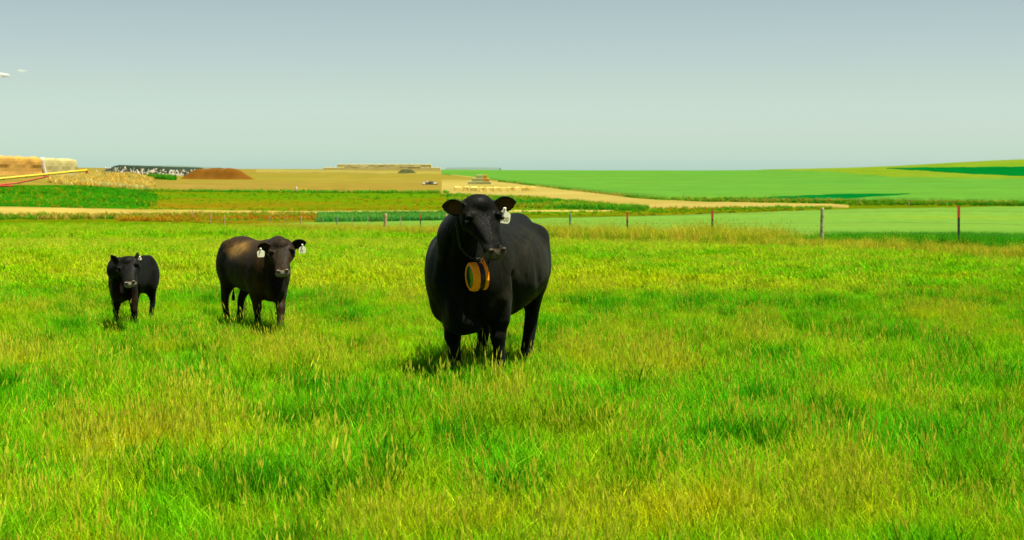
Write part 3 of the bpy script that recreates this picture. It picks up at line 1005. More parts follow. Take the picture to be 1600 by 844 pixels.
def rock(c, r, mat, name):
    bm = bmesh.new()
    bmesh.ops.create_icosphere(bm, subdivisions=2, radius=1)
    k = Vector((random.uniform(.8, 1.3), random.uniform(.8, 1.1), random.uniform(.6, .9)))
    s = random.random() * 50
    for v in bm.verts:
        q = 1 + .5 * (float(fbm(np.array([v.co.x * 1.5 + s]), np.array([v.co.y * 1.5 + v.co.z + s]), 2)[0]) - .5)
        v.co = Vector((v.co.x * k.x, v.co.y * k.y, v.co.z * k.z)) * (q * r)
    me = bpy.data.meshes.new(name); bm.to_mesh(me); bm.free()
    me.materials.append(mat)
    o = bpy.data.objects.new(name, me); COL.objects.link(o); o.location = c; o.parent = rp
    return o


pm = g.y / F
for i in range(22):
    du_ = random.uniform(-11, 11); lvl = random.random() * (1 - abs(du_) / 13)
    m_ = M['rock_pale'] if i in (2, 7) else M['rock_grey']
    rock((du_ * pm, random.uniform(-1, 1), lvl * 8 * pm * .7 + .1), random.uniform(.35, .65), m_, 'rock')
rock((8.5 * pm, -1.3, .4), .6, M['rock_pale'], 'rock')

# stepped bale stack with an orange end
g = ground_pt(750, 289)
sb = empty('bale_stack', g)
tag(sb, 'stepped stack of grey weathered bales with an orange end', 'bale stack')
pm = g.y / F
for c, (xa, xb) in enumerate(((-19, 6), (-13, 5), (-6, 4))):
    bale_courses(sb, (xa * pm, c * .5, 0), (xb * pm, c * .5, 0), c * 1.05, 1, 1.05, 2.8, 2.2, M['grey_straw'])
for c, (xa, xb) in enumerate(((6.3, 17), (5.5, 15), (5, 11))):
    bale_courses(sb, (xa * pm, c * .4, 0), (xb * pm, c * .4, 0), c * 1.05, 1, 1.05, 2.8, 1.4, M['grey_straw'] if c == 0 else M['orange_straw'])

# row of straw bales
names = ['first straw bale at the left end of the pale row, well apart', 'second straw bale from the left end of the pale row', 'third straw bale from the left end of the pale row',
         'fourth straw bale from the left end, right above the cow', 'fifth straw bale of the row, near its middle', 'sixth straw bale of the row, just right of its middle',
         'fifth straw bale from the right end of the pale row', 'fourth straw bale from the right end of the pale row', 'third straw bale from the right end of the pale row', 'second straw bale from the right end of the pale row', 'last straw bale at the right end of the pale row']
edges = [709, 722.5, 734, 748, 759, 771, 783, 793, 804, 815, 826, 836]
bale_row = []
for i in range(11):
    ua, ub = edges[i], edges[i + 1]
    um = (ua + ub) / 2
    yb_ = np.interp(um, [709, 760, 836], [299, 300.5, 299])
    g = ground_pt(um, yb_)
    wd = (ub - ua) * g.y / F * (.86 if i < 4 else .97)
    h = np.interp(um, [709, 836], [8.6, 7.6]) * g.y / F
    bm = bmesh.new()
    bmesh.ops.create_cube(bm, size=1)
    bmesh.ops.scale(bm, vec=(wd, 1.6, h), verts=bm.verts)
    bmesh.ops.bevel(bm, geom=bm.edges[:], offset=.18, segments=2, affect='EDGES')
    bmesh.ops.translate(bm, vec=(0, 0, h / 2 - .08), verts=bm.verts)
    for v in bm.verts: v.co += Vector((random.uniform(-.05, .05), random.uniform(-.05, .05), random.uniform(-.04, .06)))
    me = bpy.data.meshes.new('straw_bale'); bm.to_mesh(me); bm.free(); me.materials.append(M['cream_straw'])
    o = bpy.data.objects.new('straw_bale', me); COL.objects.link(o); o.location = g
    tag(o, names[i], 'straw bale', 'pale straw bales lying in a row')

# yellow grain auger reaching in from the left
tip = P(136, 266.3, 335); low = P(-330, 310, 312)
low.z = zat(low.x, low.y) + 0.5
ag = empty('grain_auger', (low.x, low.y, low.z - .5))
tag(ag, 'long yellow grain auger with red lift arms sloping down to the left', 'grain auger')
ao = Vector(ag.location)
MB().tube([low - ao, (tip + low) / 2 - ao, tip - ao], .25, 12).build('tube', M['yellow_paint'], ag, True)
for t in np.linspace(.08, .94, 12):
    p = low + (tip - low) * t - ao; dv = (tip - low).normalized()
    MB().tube([p - dv * .12, p + dv * .12], .30, 12).build('flange', M['yellow_paint'], ag)
MB().tube([tip - ao, tip - ao + Vector((-.1, 0, -.7))], [.22, .26], 10).build('spout', M['dull_red'], ag)
ax = P(-22, 291, 330)
axg = zat(ax.x, ax.y)
p1 = P(76, 275.5, 334)
for s in (-.5, .5):
    MB().tube([p1 - ao + Vector((0, s * .4, 0)), P(28, 286, 332) - ao + Vector((0, s, 0)), ax - ao + Vector((0, s * 1.6, 0))], .15, 8).build('lift_arm', M['dull_red'], ag)
MB().tube([P(20, 290.5, 330) - ao, ax - ao], .2, 8).build('tow_bar', M['dull_red'], ag)
p2 = low + (tip - low) * .45
MB().tube([ax - ao, p2 - ao], .12, 8).build('brace', M['dull_red'], ag)
MB().tube([ax - ao + Vector((0, -1.3, 0)), ax - ao + Vector((0, 1.3, 0))], .1, 8).build('axle', M['dull_red'], ag)
rw = ax.z - axg
for s in (-1.3, 1.3):
    c = ax - ao + Vector((0, s, 0))
    wv, wf = [], []
    prof = [(.45, -.12), (.85, -.14), (1, -.08), (1, .08), (.85, .14), (.45, .12)]
    ns = 24
    for k in range(ns):
        th = 2 * math.pi * k / ns
        for (rr_, yy_) in prof:
            wv.append(c + Vector((math.cos(th) * rr_ * rw, yy_ * 1.2, math.sin(th) * rr_ * rw)))
    for k in range(ns):
        for j in range(6):
            wf.append((k * 6 + j, k * 6 + (j + 1) % 6, ((k + 1) % ns) * 6 + (j + 1) % 6, ((k + 1) % ns) * 6 + j))
    wh = mesh_obj('wheel', wv, wf, M['rubber'], ag, True)
    MB().tube([c + Vector((0, -.12, 0)), c + Vector((0, .12, 0))], rw * .47, 16).build('rim', M['dull_red'], wh)
mbh = MB().box((0, 0, .3), (1.6, 1.2, .7), 0, .1); mbh.build('hopper', M['yellow_paint'], ag)

# small clouds at the upper left
mc, nt_, b_ = new_mat('cloud_white')
b_.inputs['Base Color'].default_value = (0.7, 0.68, 0.55, 1); b_.inputs['Roughness'].default_value = 1; b_.inputs['Specular IOR Level'].default_value = 0
b_.inputs['Alpha'].default_value = 0.13


def cloud(u, y, w, h, label, n):
    d = 6000
    c = P(u, y, d)
    bm = bmesh.new()
    for _ in range(n):
        q = bmesh.ops.create_icosphere(bm, subdivisions=2, radius=1)
        ox = random.uniform(-.7, .7); s = (1 - abs(ox)) * .55 + .22
        for v in q['verts']:
            k = 1 + .5 * (float(fbm(np.array([v.co.x * 2 + ox * 9]), np.array([v.co.z * 2 + v.co.y]), 3)[0]) - .5)
            v.co = Vector((v.co.x * s * w / 2 * 1.2 * k + ox * w / 2, v.co.y * s * w / 3 * k, v.co.z * s * h / 2 * k - ox * h * .35 + random.uniform(-.05, .05) * h))
    me = bpy.data.meshes.new('cloud'); bm.to_mesh(me); bm.free()
    me.polygons.foreach_set('use_smooth', [True] * len(me.polygons))
    me.materials.append(mc)
    o = bpy.data.objects.new('cloud', me); COL.objects.link(o); o.location = c
    tag(o, label, 'cloud', 'wisps of cloud at the upper left')


cloud(2, 117, 26 * 2.5, 9 * 2.5, 'small cream cloud puff cut by the left picture edge', 5)
cloud(35, 111, 20 * 2.5, 4 * 2.5, 'fainter thin cloud wisp right of the cream puff', 2)


# ------------------------------------------------------------------ cattle
def coat_mat(name, rough, bump):
    m, nt, b = new_mat(name)
    a = N(nt, 'ShaderNodeAttribute'); a.attribute_type = 'GEOMETRY'; a.attribute_name = 'coat'
    f = noise_fac(nt, 26.0, 0.3, 0.7, stretch=(1, 1, 0.35), detail=6)
    c = mixc(nt, a.outputs['Color'], mixc(nt, (0.6, 0.6, 0.6, 1), (1.4, 1.4, 1.4, 1), f), 1.0, 'MULTIPLY')
    f2 = noise_fac(nt, 3.5, 0.35, 0.7, detail=3)
    c = mixc(nt, c, mixc(nt, (0.75, 0.75, 0.75, 1), (1.5, 1.45, 1.3, 1), f2), 1.0, 'MULTIPLY')
    nt.links.new(c, b.inputs['Base Color'])
    mrr = N(nt, 'ShaderNodeMapRange'); mrr.inputs['To Min'].default_value = rough - .08; mrr.inputs['To Max'].default_value = rough + .2
    nt.links.new(f, mrr.inputs['Value']); nt.links.new(mrr.outputs[0], b.inputs['Roughness'])
    b.inputs['Specular IOR Level'].default_value = 0.03
    b.inputs['Sheen Weight'].default_value = 0.01
    b.inputs['Sheen Roughness'].default_value = 0.5
    nz = N(nt, 'ShaderNodeTexNoise'); nz.inputs['Scale'].default_value = 60; nz.inputs['Detail'].default_value = 4
    tcn = N(nt, 'ShaderNodeTexCoord'); mp = N(nt, 'ShaderNodeMapping'); mp.inputs['Scale'].default_value = (1, 1, .3)
    nt.links.new(tcn.outputs['Object'], mp.inputs[0]); nt.links.new(mp.outputs[0], nz.inputs['Vector'])
    bp = N(nt, 'ShaderNodeBump'); bp.inputs['Strength'].default_value = bump; bp.inputs['Distance'].default_value = 0.012
    nt.links.new(nz.outputs['Fac'], bp.inputs['Height']); nt.links.new(bp.outputs[0], b.inputs['Normal'])
    return m


M['coat'] = coat_mat('black_coat', 0.46, 0.45)
M['eye'] = plain_mat('eye', (0.004, 0.003, 0.002, 1), 0.08, 0.6)
M['tag'] = plain_mat('cream_tag', lin(252, 244, 205, 0.92), 0.5, 0.4)
M['ink'] = plain_mat('tag_ink', lin(190, 175, 115, 0.6), 0.7, 0.2)
M['orange'] = plain_mat('orange_plastic', (1.0, 0.27, 0.006, 1), 0.6, 0.08, 0.05)
M['black_plastic'] = plain_mat('black_plastic', (0.004, 0.004, 0.004, 1), 0.4, 0.4)
M['green_glass'] = plain_mat('green_face', lin(50, 110, 45, 0.35), 0.15, 0.6, 0.35, 15)
M['chain'] = plain_mat('chain_steel', lin(170, 175, 150, 0.12), 0.45, 0.5, metal=0.7)


def ring_loft(rings):
    n = len(rings[0]); V, Q = [], []
    for r in rings: V += r
    for i in range(len(rings) - 1):
        for k in range(n):
            k2 = (k + 1) % n
            Q.append((i * n + k, i * n + k2, (i + 1) * n + k2, (i + 1) * n + k))
    Q.append(tuple(range(n - 1, -1, -1))); Q.append(tuple((len(rings) - 1) * n + k for k in range(n)))
    return V, Q


def oval(th, p):
    c, s = math.cos(th), math.sin(th)
    return (math.copysign(abs(c) ** p, c), math.copysign(abs(s) ** p, s))


def ellipsoid(c, r, R=None, n=20, m=12):
    rings = []
    for j in range(1, m):
        ph = math.pi * j / m
        ring = []
        for i in range(n):
            th = 2 * math.pi * i / n
            v = Vector((r[0] * math.sin(ph) * math.cos(th), r[1] * math.sin(ph) * math.sin(th), r[2] * math.cos(ph)))
            if R: v = R @ v
            ring.append(Vector(c) + v)
        rings.append(ring)
    return ring_loft(rings)


def ear_shape(base, d, f, L, W, th=0.022, cup=0.55):
    """cupped leaf; d: towards the tip, f: the way the opening faces"""
    d = d.normalized(); f = (f - d * f.dot(d)).normalized(); a = d.cross(f)
    ns, nc = 12, 9
    outer, inner = [], []
    for i in range(ns):
        s = i / (ns - 1)
        w = W / 2 * (0.42 + 0.62 * math.sin(math.pi * min(1, s * 1.02) ** 0.85)) * (1 if s < .8 else math.sqrt(max(0.03, 1 - ((s - .8) / .21) ** 2)))
        c = base + d * (L * s) + f * (-.10 * L * s * s)
        for j in range(nc):
            q = -1 + 2 * j / (nc - 1)
            off = -f * (cup * w * (1 - q * q))
            inner.append(c + a * (w * q) + off + f * (th * .5))
            outer.append(c + a * (w * q) * 1.03 + off - f * (th * .5))
    V = inner + outer
    n = ns * nc; Q = []
    for i in range(ns - 1):
        for j in range(nc - 1):
            k = i * nc + j
            Q.append((k, k + 1, k + nc + 1, k + nc)); Q.append((n + k, n + k + nc, n + k + nc + 1, n + k + 1))
    bd = [i for i in range(nc)] + [i * nc + nc - 1 for i in range(1, ns)] + [(ns - 1) * nc + j for j in range(nc - 2, -1, -1)] + [i * nc for i in range(ns - 2, 0, -1)]
    for k in range(len(bd)):
        p, q = bd[k], bd[(k + 1) % len(bd)]
        Q.append((p, p + n, q + n, q))
    return V, Q


def remesh(verts, faces, voxel, iters):
    me = bpy.data.meshes.new('tmp'); me.from_pydata([tuple(v) for v in verts], [], faces); me.update()
    bm = bmesh.new(); bm.from_mesh(me); bmesh.ops.recalc_face_normals(bm, faces=bm.faces[:]); bm.to_mesh(me); bm.free()
    o = bpy.data.objects.new('tmp', me); COL.objects.link(o)
    md = o.modifiers.new('r', 'REMESH'); md.mode = 'VOXEL'; md.voxel_size = voxel
    if iters:
        ms = o.modifiers.new('s', 'SMOOTH'); ms.iterations = iters; ms.factor = 0.5
    dg = bpy.context.evaluated_depsgraph_get()
    out = bpy.data.meshes.new_from_object(o.evaluated_get(dg))
    bpy.data.objects.remove(o); bpy.data.meshes.remove(me)
    return out


def cow(name, pos, heading, S, torso, legs, neck, head, ears, tags, colours, label, cat, voxel=0.011, shape=None, leg_k=1.0, tail=True, bumps=(), px_patches=()):
    """pos: ground point under the body; heading: radians, local +X -> world; all local sizes in metres (already scaled)"""
    root = empty(name, pos, heading)
    tag(root, label, cat)
    W2L = (Matrix.Translation(pos) @ Matrix.Rotation(heading, 4, 'Z')).inverted()
    loc = lambda w: W2L @ Vector(w)
    ldir = lambda w: (W2L.to_3x3() @ Vector(w)).normalized()
    V, Fc = [], []

    def add(vf):
        n = len(V); V.extend(vf[0]); Fc.extend([tuple(i + n for i in q) for q in vf[1]])
    # trunk
    rings = []
    xs = [t[0] for t in torso]
    for t in np.linspace(0, 1, 40):
        x = xs[0] + (xs[-1] - xs[0]) * t
        arr = np.array(torso)
        if arr[0, 0] > arr[-1, 0]: arr = arr[::-1]
        hw = pchip(arr[:, 0], arr[:, 1], np.array([x]))[0]
        zt = pchip(arr[:, 0], arr[:, 2], np.array([x]))[0]
        zb = pchip(arr[:, 0], arr[:, 3], np.array([x]))[0]
        zc = zb + (zt - zb) * 0.46
        ring = []
        for k in range(36):
            cx, sz = oval(2 * math.pi * k / 36, 0.88)
            # narrower towards the back line, so the spine reads
            fr_k = min(1, max(0, (x / S - .15) / .35))
            wn = hw * (1 - 0.16 * max(0, sz) ** 2 - (.08 + .42 * fr_k) * max(0, -sz) ** 1.6)
            ring.append(Vector((x, cx * wn, zc + (zt - zc) * sz if sz > 0 else zc + (zc - zb) * sz)))
        rings.append(ring)
    add(ring_loft(rings))
    for e in (shape or []):
        add(ellipsoid(*e))
    # neck
    poll = loc(head['poll']); nose = loc(head['nose'])
    hx = (nose - poll).normalized()
    hz = ldir(head['normal']); hz = (hz - hx * hz.dot(hx)).normalized()
    hy = hz.cross(hx)
    HL = (nose - poll).length
    hp_ = lambda t, y, z: poll + hx * (t * HL) + hy * (y * HL) + hz * (z * HL)
    nk = [Vector(p) for p in neck['pts']] + [hp_(.06, 0, -.20)]
    # smooth the neck path
    add(tube(nk, neck['rad'], 24, ref=(0, 1, 0)))
    # head: (t, half width, top, bottom)
    hs = head.get('st') or [(-.09, .10, .00, -.16), (-.05, .17, .055, -.24), (.02, .215, .07, -.36), (.10, .245, .07, -.44), (.20, .265, .055, -.48), (.30, .262, .04, -.47),
                            (.40, .230, .03, -.41), (.52, .185, .025, -.335), (.64, .155, .02, -.28), (.76, .142, .015, -.25), (.86, .150, .01, -.25), (.94, .150, -.02, -.245), (.99, .115, -.06, -.22), (1.01, .06, -.10, -.18)]
    rings = []
    for (t, hw, zt, zb) in hs:
        zc = zt + (zb - zt) * .42
        ring = []
        for k in range(28):
            cx, sz = oval(2 * math.pi * k / 28, 0.82)
            wn = hw * (1 if sz > 0 else 1 - .38 * abs(sz) ** 1.5)
            ring.append(hp_(t, cx * wn * head.get('wide', 1), zc + (zt - zc) * sz if sz > 0 else zc + (zc - zb) * sz))
        rings.append(ring)
    add(ring_loft(rings))
    for s in (-1, 1):       # brow over each eye, cheek, nostril rim
        w_ = head.get('wide', 1)
        add(ellipsoid(hp_(.29, s * .205 * w_, -.005), (HL * .12, HL * .06, HL * .05), None))
        add(ellipsoid(hp_(.92, s * .085 * w_, -.015), (HL * .06, HL * .05, HL * .04), None))
    # poll bump
    add(ellipsoid(hp_(.06, 0, -.10), (HL * .24, HL * .25, HL * .20), None))
    # ears
    ear_info = []
    for (s, dw, fw, L, Wd) in ears:
        b = hp_(.10, s * .20 * head.get('wide', 1), -.06)
        d = ldir(dw); f = ldir(fw)
        add(ear_shape(b, d, f, L, Wd))
        ear_info.append((b, d, f, L, Wd))
    # legs
    for lg in legs:
        pts = [Vector(p) for p, r in lg]; rad = [r for p, r in lg]
        add(tube(pts, [(r[0] * leg_k, r[1] * leg_k) if hasattr(r, '__len__') else r * leg_k for r in rad], 18))
    if tail:
        x0, zt0 = torso[0][0], torso[1][2]
        add(tube([(x0 + .1 * S, 0, zt0 - .03 * S), (x0 - .02 * S, 0, zt0 - .10 * S), (x0 - .05 * S, 0.01, zt0 - .35 * S), (x0 - .04 * S, 0.02, zt0 - .65 * S), (x0 - .03 * S, .02, zt0 - .9 * S)],
                 [.05 * S, .035 * S, .024 * S, .022 * S, .03 * S], 10))
    me = remesh(V, Fc, voxel, 5)
    n = len(me.vertices)
    co = np.zeros(n * 3, np.float32); me.vertices.foreach_get('co', co); co = co.reshape(-1, 3).astype(float)
    nm = np.zeros(n * 3, np.float32); me.vertex_normals.foreach_get('vector', nm); nm = nm.reshape(-1, 3)
    # let the muscle masses flow into each other, away from head and feet
    ed = np.zeros(len(me.edges) * 2, np.int32); me.edges.foreach_get('vertices', ed); ed = ed.reshape(-1, 2)
    rel = co - np.array(poll)
    hd_ = rel @ np.array(hx) / HL
    hy_ = np.abs(rel @ np.array(hy)) / HL; hz_ = rel @ np.array(hz) / HL
    free = np.clip(.10 + np.maximum.reduce([(-hd_ - .12) / .2, (-hz_ - .55) / .2, (hd_ - 1.2) / .1, (hy_ - .9) / .1]), 0, 1) * np.clip((co[:, 2] - .42 * S) / (.2 * S), 0.04, 1)
    deg = np.maximum(np.bincount(ed.ravel(), minlength=n), 1)
    for _ in range(int(70 * (.010 / voxel) ** 2)):
        av = np.stack([np.bincount(ed[:, 0], co[ed[:, 1], k], n) + np.bincount(ed[:, 1], co[ed[:, 0], k], n) for k in range(3)], -1) / deg[:, None]
        co += (av - co) * (0.6 * free)[:, None]
    me.vertices.foreach_set('co', co.astype(np.float32).ravel()); me.update()
    nm = np.zeros(n * 3, np.float32); me.vertex_normals.foreach_get('vector', nm); nm = nm.reshape(-1, 3)
    # face detail: nostrils, mouth line, eye hollows
    dist = lambda p: np.linalg.norm(co - np.array(p), axis=1)
    w_ = head.get('wide', 1)
    nost = [hp_(.965, s * .085 * w_, -.035) for s in (-1, 1)]
    for p in nost:
        q = np.exp(-(dist(p) / (HL * .032)) ** 2)
        co -= nm * (q * HL * .045)[:, None]
    for s in (-1, 1):
        q = np.exp(-(dist(hp_(.345, s * .262 * w_, -.045)) / (HL * .05)) ** 2)
        co -= nm * (q * HL * .028)[:, None]
    # mouth groove in head coordinates
    rel = co - np.array(poll)
    ht = rel @ np.array(hx) / HL; hyv = rel @ np.array(hy) / HL; hzv = rel @ np.array(hz) / HL
    inhead = (ht > -.15) & (ht < 1.1) & (np.abs(hyv) < .42) & (hzv < .14) & (hzv > -.6)
    groove = inhead & (ht > .74)
    gq = np.where(groove, np.exp(-((hzv + .175) / .014) ** 2), 0)
    co -= nm * (gq * HL * .016)[:, None]
    # fine muscle relief
    rel_n = fbm(co[:, 0] * 4 + 7, co[:, 2] * 3 + co[:, 1] * 2 + 3, 3) - .5
    co += nm * (rel_n * np.where(inhead, .003, .013) * S)[:, None]
    # folds and muscle, set on the surface where the photo shows them: (line of photo points, reach, height)
    tree = BVHTree.FromPolygons([Vector(p) for p in co], [tuple(p.vertices) for p in me.polygons])
    eye_l = W2L @ Vector((0, 0, EYE))

    def on_skin(u, y):
        return tree.ray_cast(eye_l, (W2L.to_3x3() @ (P(u, y, 12) - Vector((0, 0, EYE)))).normalized())[0]
    for (line, reach, amt) in bumps:
        q = np.zeros(n)
        for (a0, a1), (b0, b1) in zip(line, line[1:] + line[-1:]):
            for t in np.linspace(0, 1, 18):
                h = on_skin(a0 + (b0 - a0) * t, a1 + (b1 - a1) * t)
                if h is not None:
                    q = np.maximum(q, np.exp(-(dist(h) / reach) ** 2))
        co += nm * (q * amt)[:, None]
    me.vertices.foreach_set('co', co.astype(np.float32).ravel())
    # coat colours, with the big cow's flank sheen painted in
    cc = np.tile(np.array(colours['coat'], float), (n, 1))
    for (p, r, c, k) in colours.get('patches', []):
        q = np.clip(1.3 * np.exp(-(((co - np.array(p)) / np.array(r)) ** 2).sum(1)), 0, 1) * k
        q = q * np.clip(.4 + 1.2 * fbm(co[:, 0] * 9 + co[:, 1] * 6, co[:, 2] * 9 + 3, 3), 0, 1)
        cc = cc * (1 - q[:, None]) + np.array(c) * q[:, None]
    for (u, y, r, c, k) in px_patches:
        h = on_skin(u, y)
        if h is None: continue
        dd_ = (co - np.array(h)) / np.array(r if hasattr(r, '__len__') else (r, r, r))
        q = np.clip(1.4 * np.exp(-(dd_ ** 2).sum(1)), 0, 1) * k
        q = q * np.clip(.35 + 1.3 * fbm(co[:, 0] * 14 + co[:, 1] * 9, co[:, 2] * 14 + 3, 4), 0, 1)
        cc = cc * (1 - q[:, None]) + np.array(c) * q[:, None]
    nosepad = np.clip((ht - .905) / .03, 0, 1) * inhead * np.clip((hzv + .175) / .02, 0, 1)
    cc = cc * (1 - nosepad[:, None]) + np.array(colours['nose']) * nosepad[:, None]
    for p in nost:
        q = np.exp(-(dist(p) / (HL * .034)) ** 4)
        cc = cc * (1 - q[:, None]) + np.array((.004, .003, .003)) * q[:, None]
    for (b, d, f, L, Wd) in ear_info:
        r_ = co - np.array(b); s_ = r_ @ np.array(d) / L
        a_ = r_ @ np.array(d.cross(f)) / (Wd / 2)
        fz = r_ @ np.array(f)
        ins = (s_ > .12) & (s_ < .92) & (np.abs(a_) < .85) & (np.abs(fz) < Wd * .5)
        q = np.where(ins, np.clip((nm @ np.array(f) - .1) * 2.5, 0, 1), 0) * np.clip((.92 - np.abs(a_)) * 4, 0, 1)
        cc = cc * (1 - q[:, None]) + np.array(colours['ear']) * q[:, None]
    hoof = np.clip((.07 * S - co[:, 2]) / .01, 0, 1)
    cc = cc * (1 - hoof[:, None]) + np.array((.03, .025, .02)) * hoof[:, None]
    ca = me.color_attributes.new('coat', 'FLOAT_COLOR', 'POINT')
    ca.data.foreach_set('color', np.concatenate([cc, np.ones((n, 1))], 1).astype(np.float32).ravel())
    me.polygons.foreach_set('use_smooth', [True] * len(me.polygons))
    me.materials.clear(); me.materials.append(M['coat'])
    me.name = 'body'
    body = bpy.data.objects.new('body', me); COL.objects.link(body); body.parent = root
    # eyes
    for s in (-1, 1):
        v, f = ellipsoid(hp_(.345, s * .243 * w_, -.045), (HL * .034, HL * .034, HL * .034))
        mesh_obj('eye', v, f, M['eye'], root, smooth=True)
    # ear tags
    for (ei, s, off, w, h, txt, style) in tags:
        b, d, f, L, Wd = ear_info[ei]
        piv = b + d * (L * s) + f * (off)
        dn = ldir((0, 0, -1)); side = ldir((1, 0, 0)); fr = side.cross(dn); fr = -fr if (W2L.to_3x3().inverted() @ fr).y > 0 else fr
        tilt = style.get('tilt', 0)
        dn2 = (dn * math.cos(tilt) + side * math.sin(tilt)).normalized(); sd2 = (side * math.cos(tilt) - dn * math.sin(tilt)).normalized()
        out = [(-.10, -.06), (.10, -.06), (.14, .16), (.42, .30), (.50, .42), (.48, .86), (.36, 1.0), (-.36, 1.0), (-.48, .86), (-.50, .42), (-.42, .30), (-.14, .16)]
        if style.get('square'):
            out = [(-.08, -.10), (.08, -.10), (.13, .14), (.50, .40), (.50, 1.0), (-.50, 1.0), (-.50, .40), (-.13, .14)]
        fr3 = [piv + sd2 * (x * w) + dn2 * (y * h) + fr * .002 for x, y in out]
        bk = [p - fr * .004 for p in fr3]
        k = len(out)
        Q = [tuple(range(k)), tuple(range(2 * k - 1, k - 1, -1))] + [(i, (i + 1) % k, k + (i + 1) % k, k + i) for i in range(k)]
        tg = mesh_obj('ear_tag', fr3 + bk, Q, M['tag'], root)
        v, f_ = ellipsoid(piv + fr * .004, (.008, .008, .008), None, 10, 6)
        mesh_obj('button', v, f_, M['tag'], tg, True)
        if txt:
            cu = bpy.data.curves.new('t', 'FONT'); cu.body = txt; cu.size = h * .36; cu.align_x = 'CENTER'; cu.extrude = .0004
            to = bpy.data.objects.new('t', cu); COL.objects.link(to)
            tm = bpy.data.meshes.new_from_object(to.evaluated_get(bpy.context.evaluated_depsgraph_get()))
            bpy.data.objects.remove(to)
            cen = piv + dn2 * (h * .80) + fr * .0032
            R = Matrix((sd2, -dn2, sd2.cross(-dn2))).transposed().to_4x4()
            if sd2.cross(-dn2).dot(fr) < 0: R = Matrix((-sd2, -dn2, fr)).transposed().to_4x4()
            tm.transform(Matrix.Translation(cen) @ R)
            tm.materials.clear(); tm.materials.append(M['ink'])
            to = bpy.data.objects.new('number', tm); COL.objects.link(to); to.parent = tg
    return dict(root=root, body=body, W2L=W2L, hp=hp_, HL=HL, loc=loc)


def bovine_torso(S, fat, L=1.0):
    t = [(-.90, .10, 1.16, .95), (-.83, .21, 1.25, .78), (-.70, .28, 1.31, .68), (-.50, .33 + .02 * fat, 1.335, .62), (-.30, .35 + .09 * fat, 1.31, .60 - .06 * fat),
         (-.05, .36 + .13 * fat, 1.29, .58 - .09 * fat), (.20, .36 + .12 * fat, 1.29, .55 - .10 * fat), (.40, .33 + .09 * fat, 1.31, .52 - .08 * fat), (.56, .31 + .06 * fat, 1.335, .50 - .07 * fat),
         (.70, .28 + .05 * fat, 1.30, .50 - .08 * fat), (.82, .23 + .03 * fat, 1.22, .54 - .07 * fat), (.90, .15, 1.10, .64)]
    return [(x * S * L, w * S, zt * S, zb * S) for x, w, zt, zb in t]


def leg_front(S, x, y, fx, fy):
    """shoulder at (x, y); hoof at (fx, fy)"""
    k = lambda t: (x + (fx - x) * t, y + (fy - y) * t)
    return [((x + .02 * S, y * .85, .92 * S), (.13 * S, .17 * S)), ((k(.25)[0] - .02 * S, k(.25)[1], .70 * S), (.105 * S, .13 * S)), ((k(.45)[0] - .02 * S, k(.45)[1], .56 * S), (.092 * S, .10 * S)),
            ((k(.65)[0], k(.65)[1], .42 * S), (.058 * S, .064 * S)), ((k(.7)[0] + .01 * S, k(.7)[1], .36 * S), (.06 * S, .066 * S)), ((k(.8)[0], k(.8)[1], .28 * S), (.043 * S, .048 * S)), ((k(.95)[0], k(.95)[1], .15 * S), (.042 * S, .046 * S)),
            ((fx + .01 * S, fy, .10 * S), (.05 * S, .055 * S)), ((fx + .03 * S, fy, .05 * S), (.055 * S, .065 * S)), ((fx + .045 * S, fy, 0), (.06 * S, .075 * S))]


def leg_rear(S, x, y, fx, fy):
    k = lambda t: (x + (fx - x) * t, y + (fy - y) * t)
    return [((x + .03 * S, y * .75, 1.05 * S), (.15 * S, .20 * S)), ((x + .08 * S, y * .95, .86 * S), (.135 * S, .21 * S)), ((k(.25)[0] + .10 * S, k(.25)[1], .70 * S), (.11 * S, .15 * S)), ((k(.45)[0] + .0 * S, k(.45)[1], .56 * S), (.075 * S, .095 * S)),
            ((k(.65)[0] - .06 * S, k(.65)[1], .45 * S), (.052 * S, .066 * S)), ((k(.75)[0] - .06 * S, k(.75)[1], .38 * S), (.048 * S, .058 * S)), ((k(.85)[0] - .03 * S, k(.85)[1], .26 * S), (.042 * S, .048 * S)),
            ((k(.97)[0], k(.97)[1], .14 * S), (.042 * S, .046 * S)), ((fx + .03 * S, fy, .05 * S), (.055 * S, .065 * S)), ((fx + .045 * S, fy, 0), (.06 * S, .075 * S))]


BLACK = (.0031, .0034, .0020)

# --- the big cow
S = 1.0
hd = math.radians(-90 - 19)
mid = Vector(((767 - 800) / F * 13.2, 13.2, 0)); mid.z = 0
L2W = Matrix.Translation(mid) @ Matrix.Rotation(hd, 4, 'Z'); iv = L2W.inverted()


def to_local(u, d):
    p = iv @ Vector(((u - 800) / F * d, d, 0)); return p.x, p.y


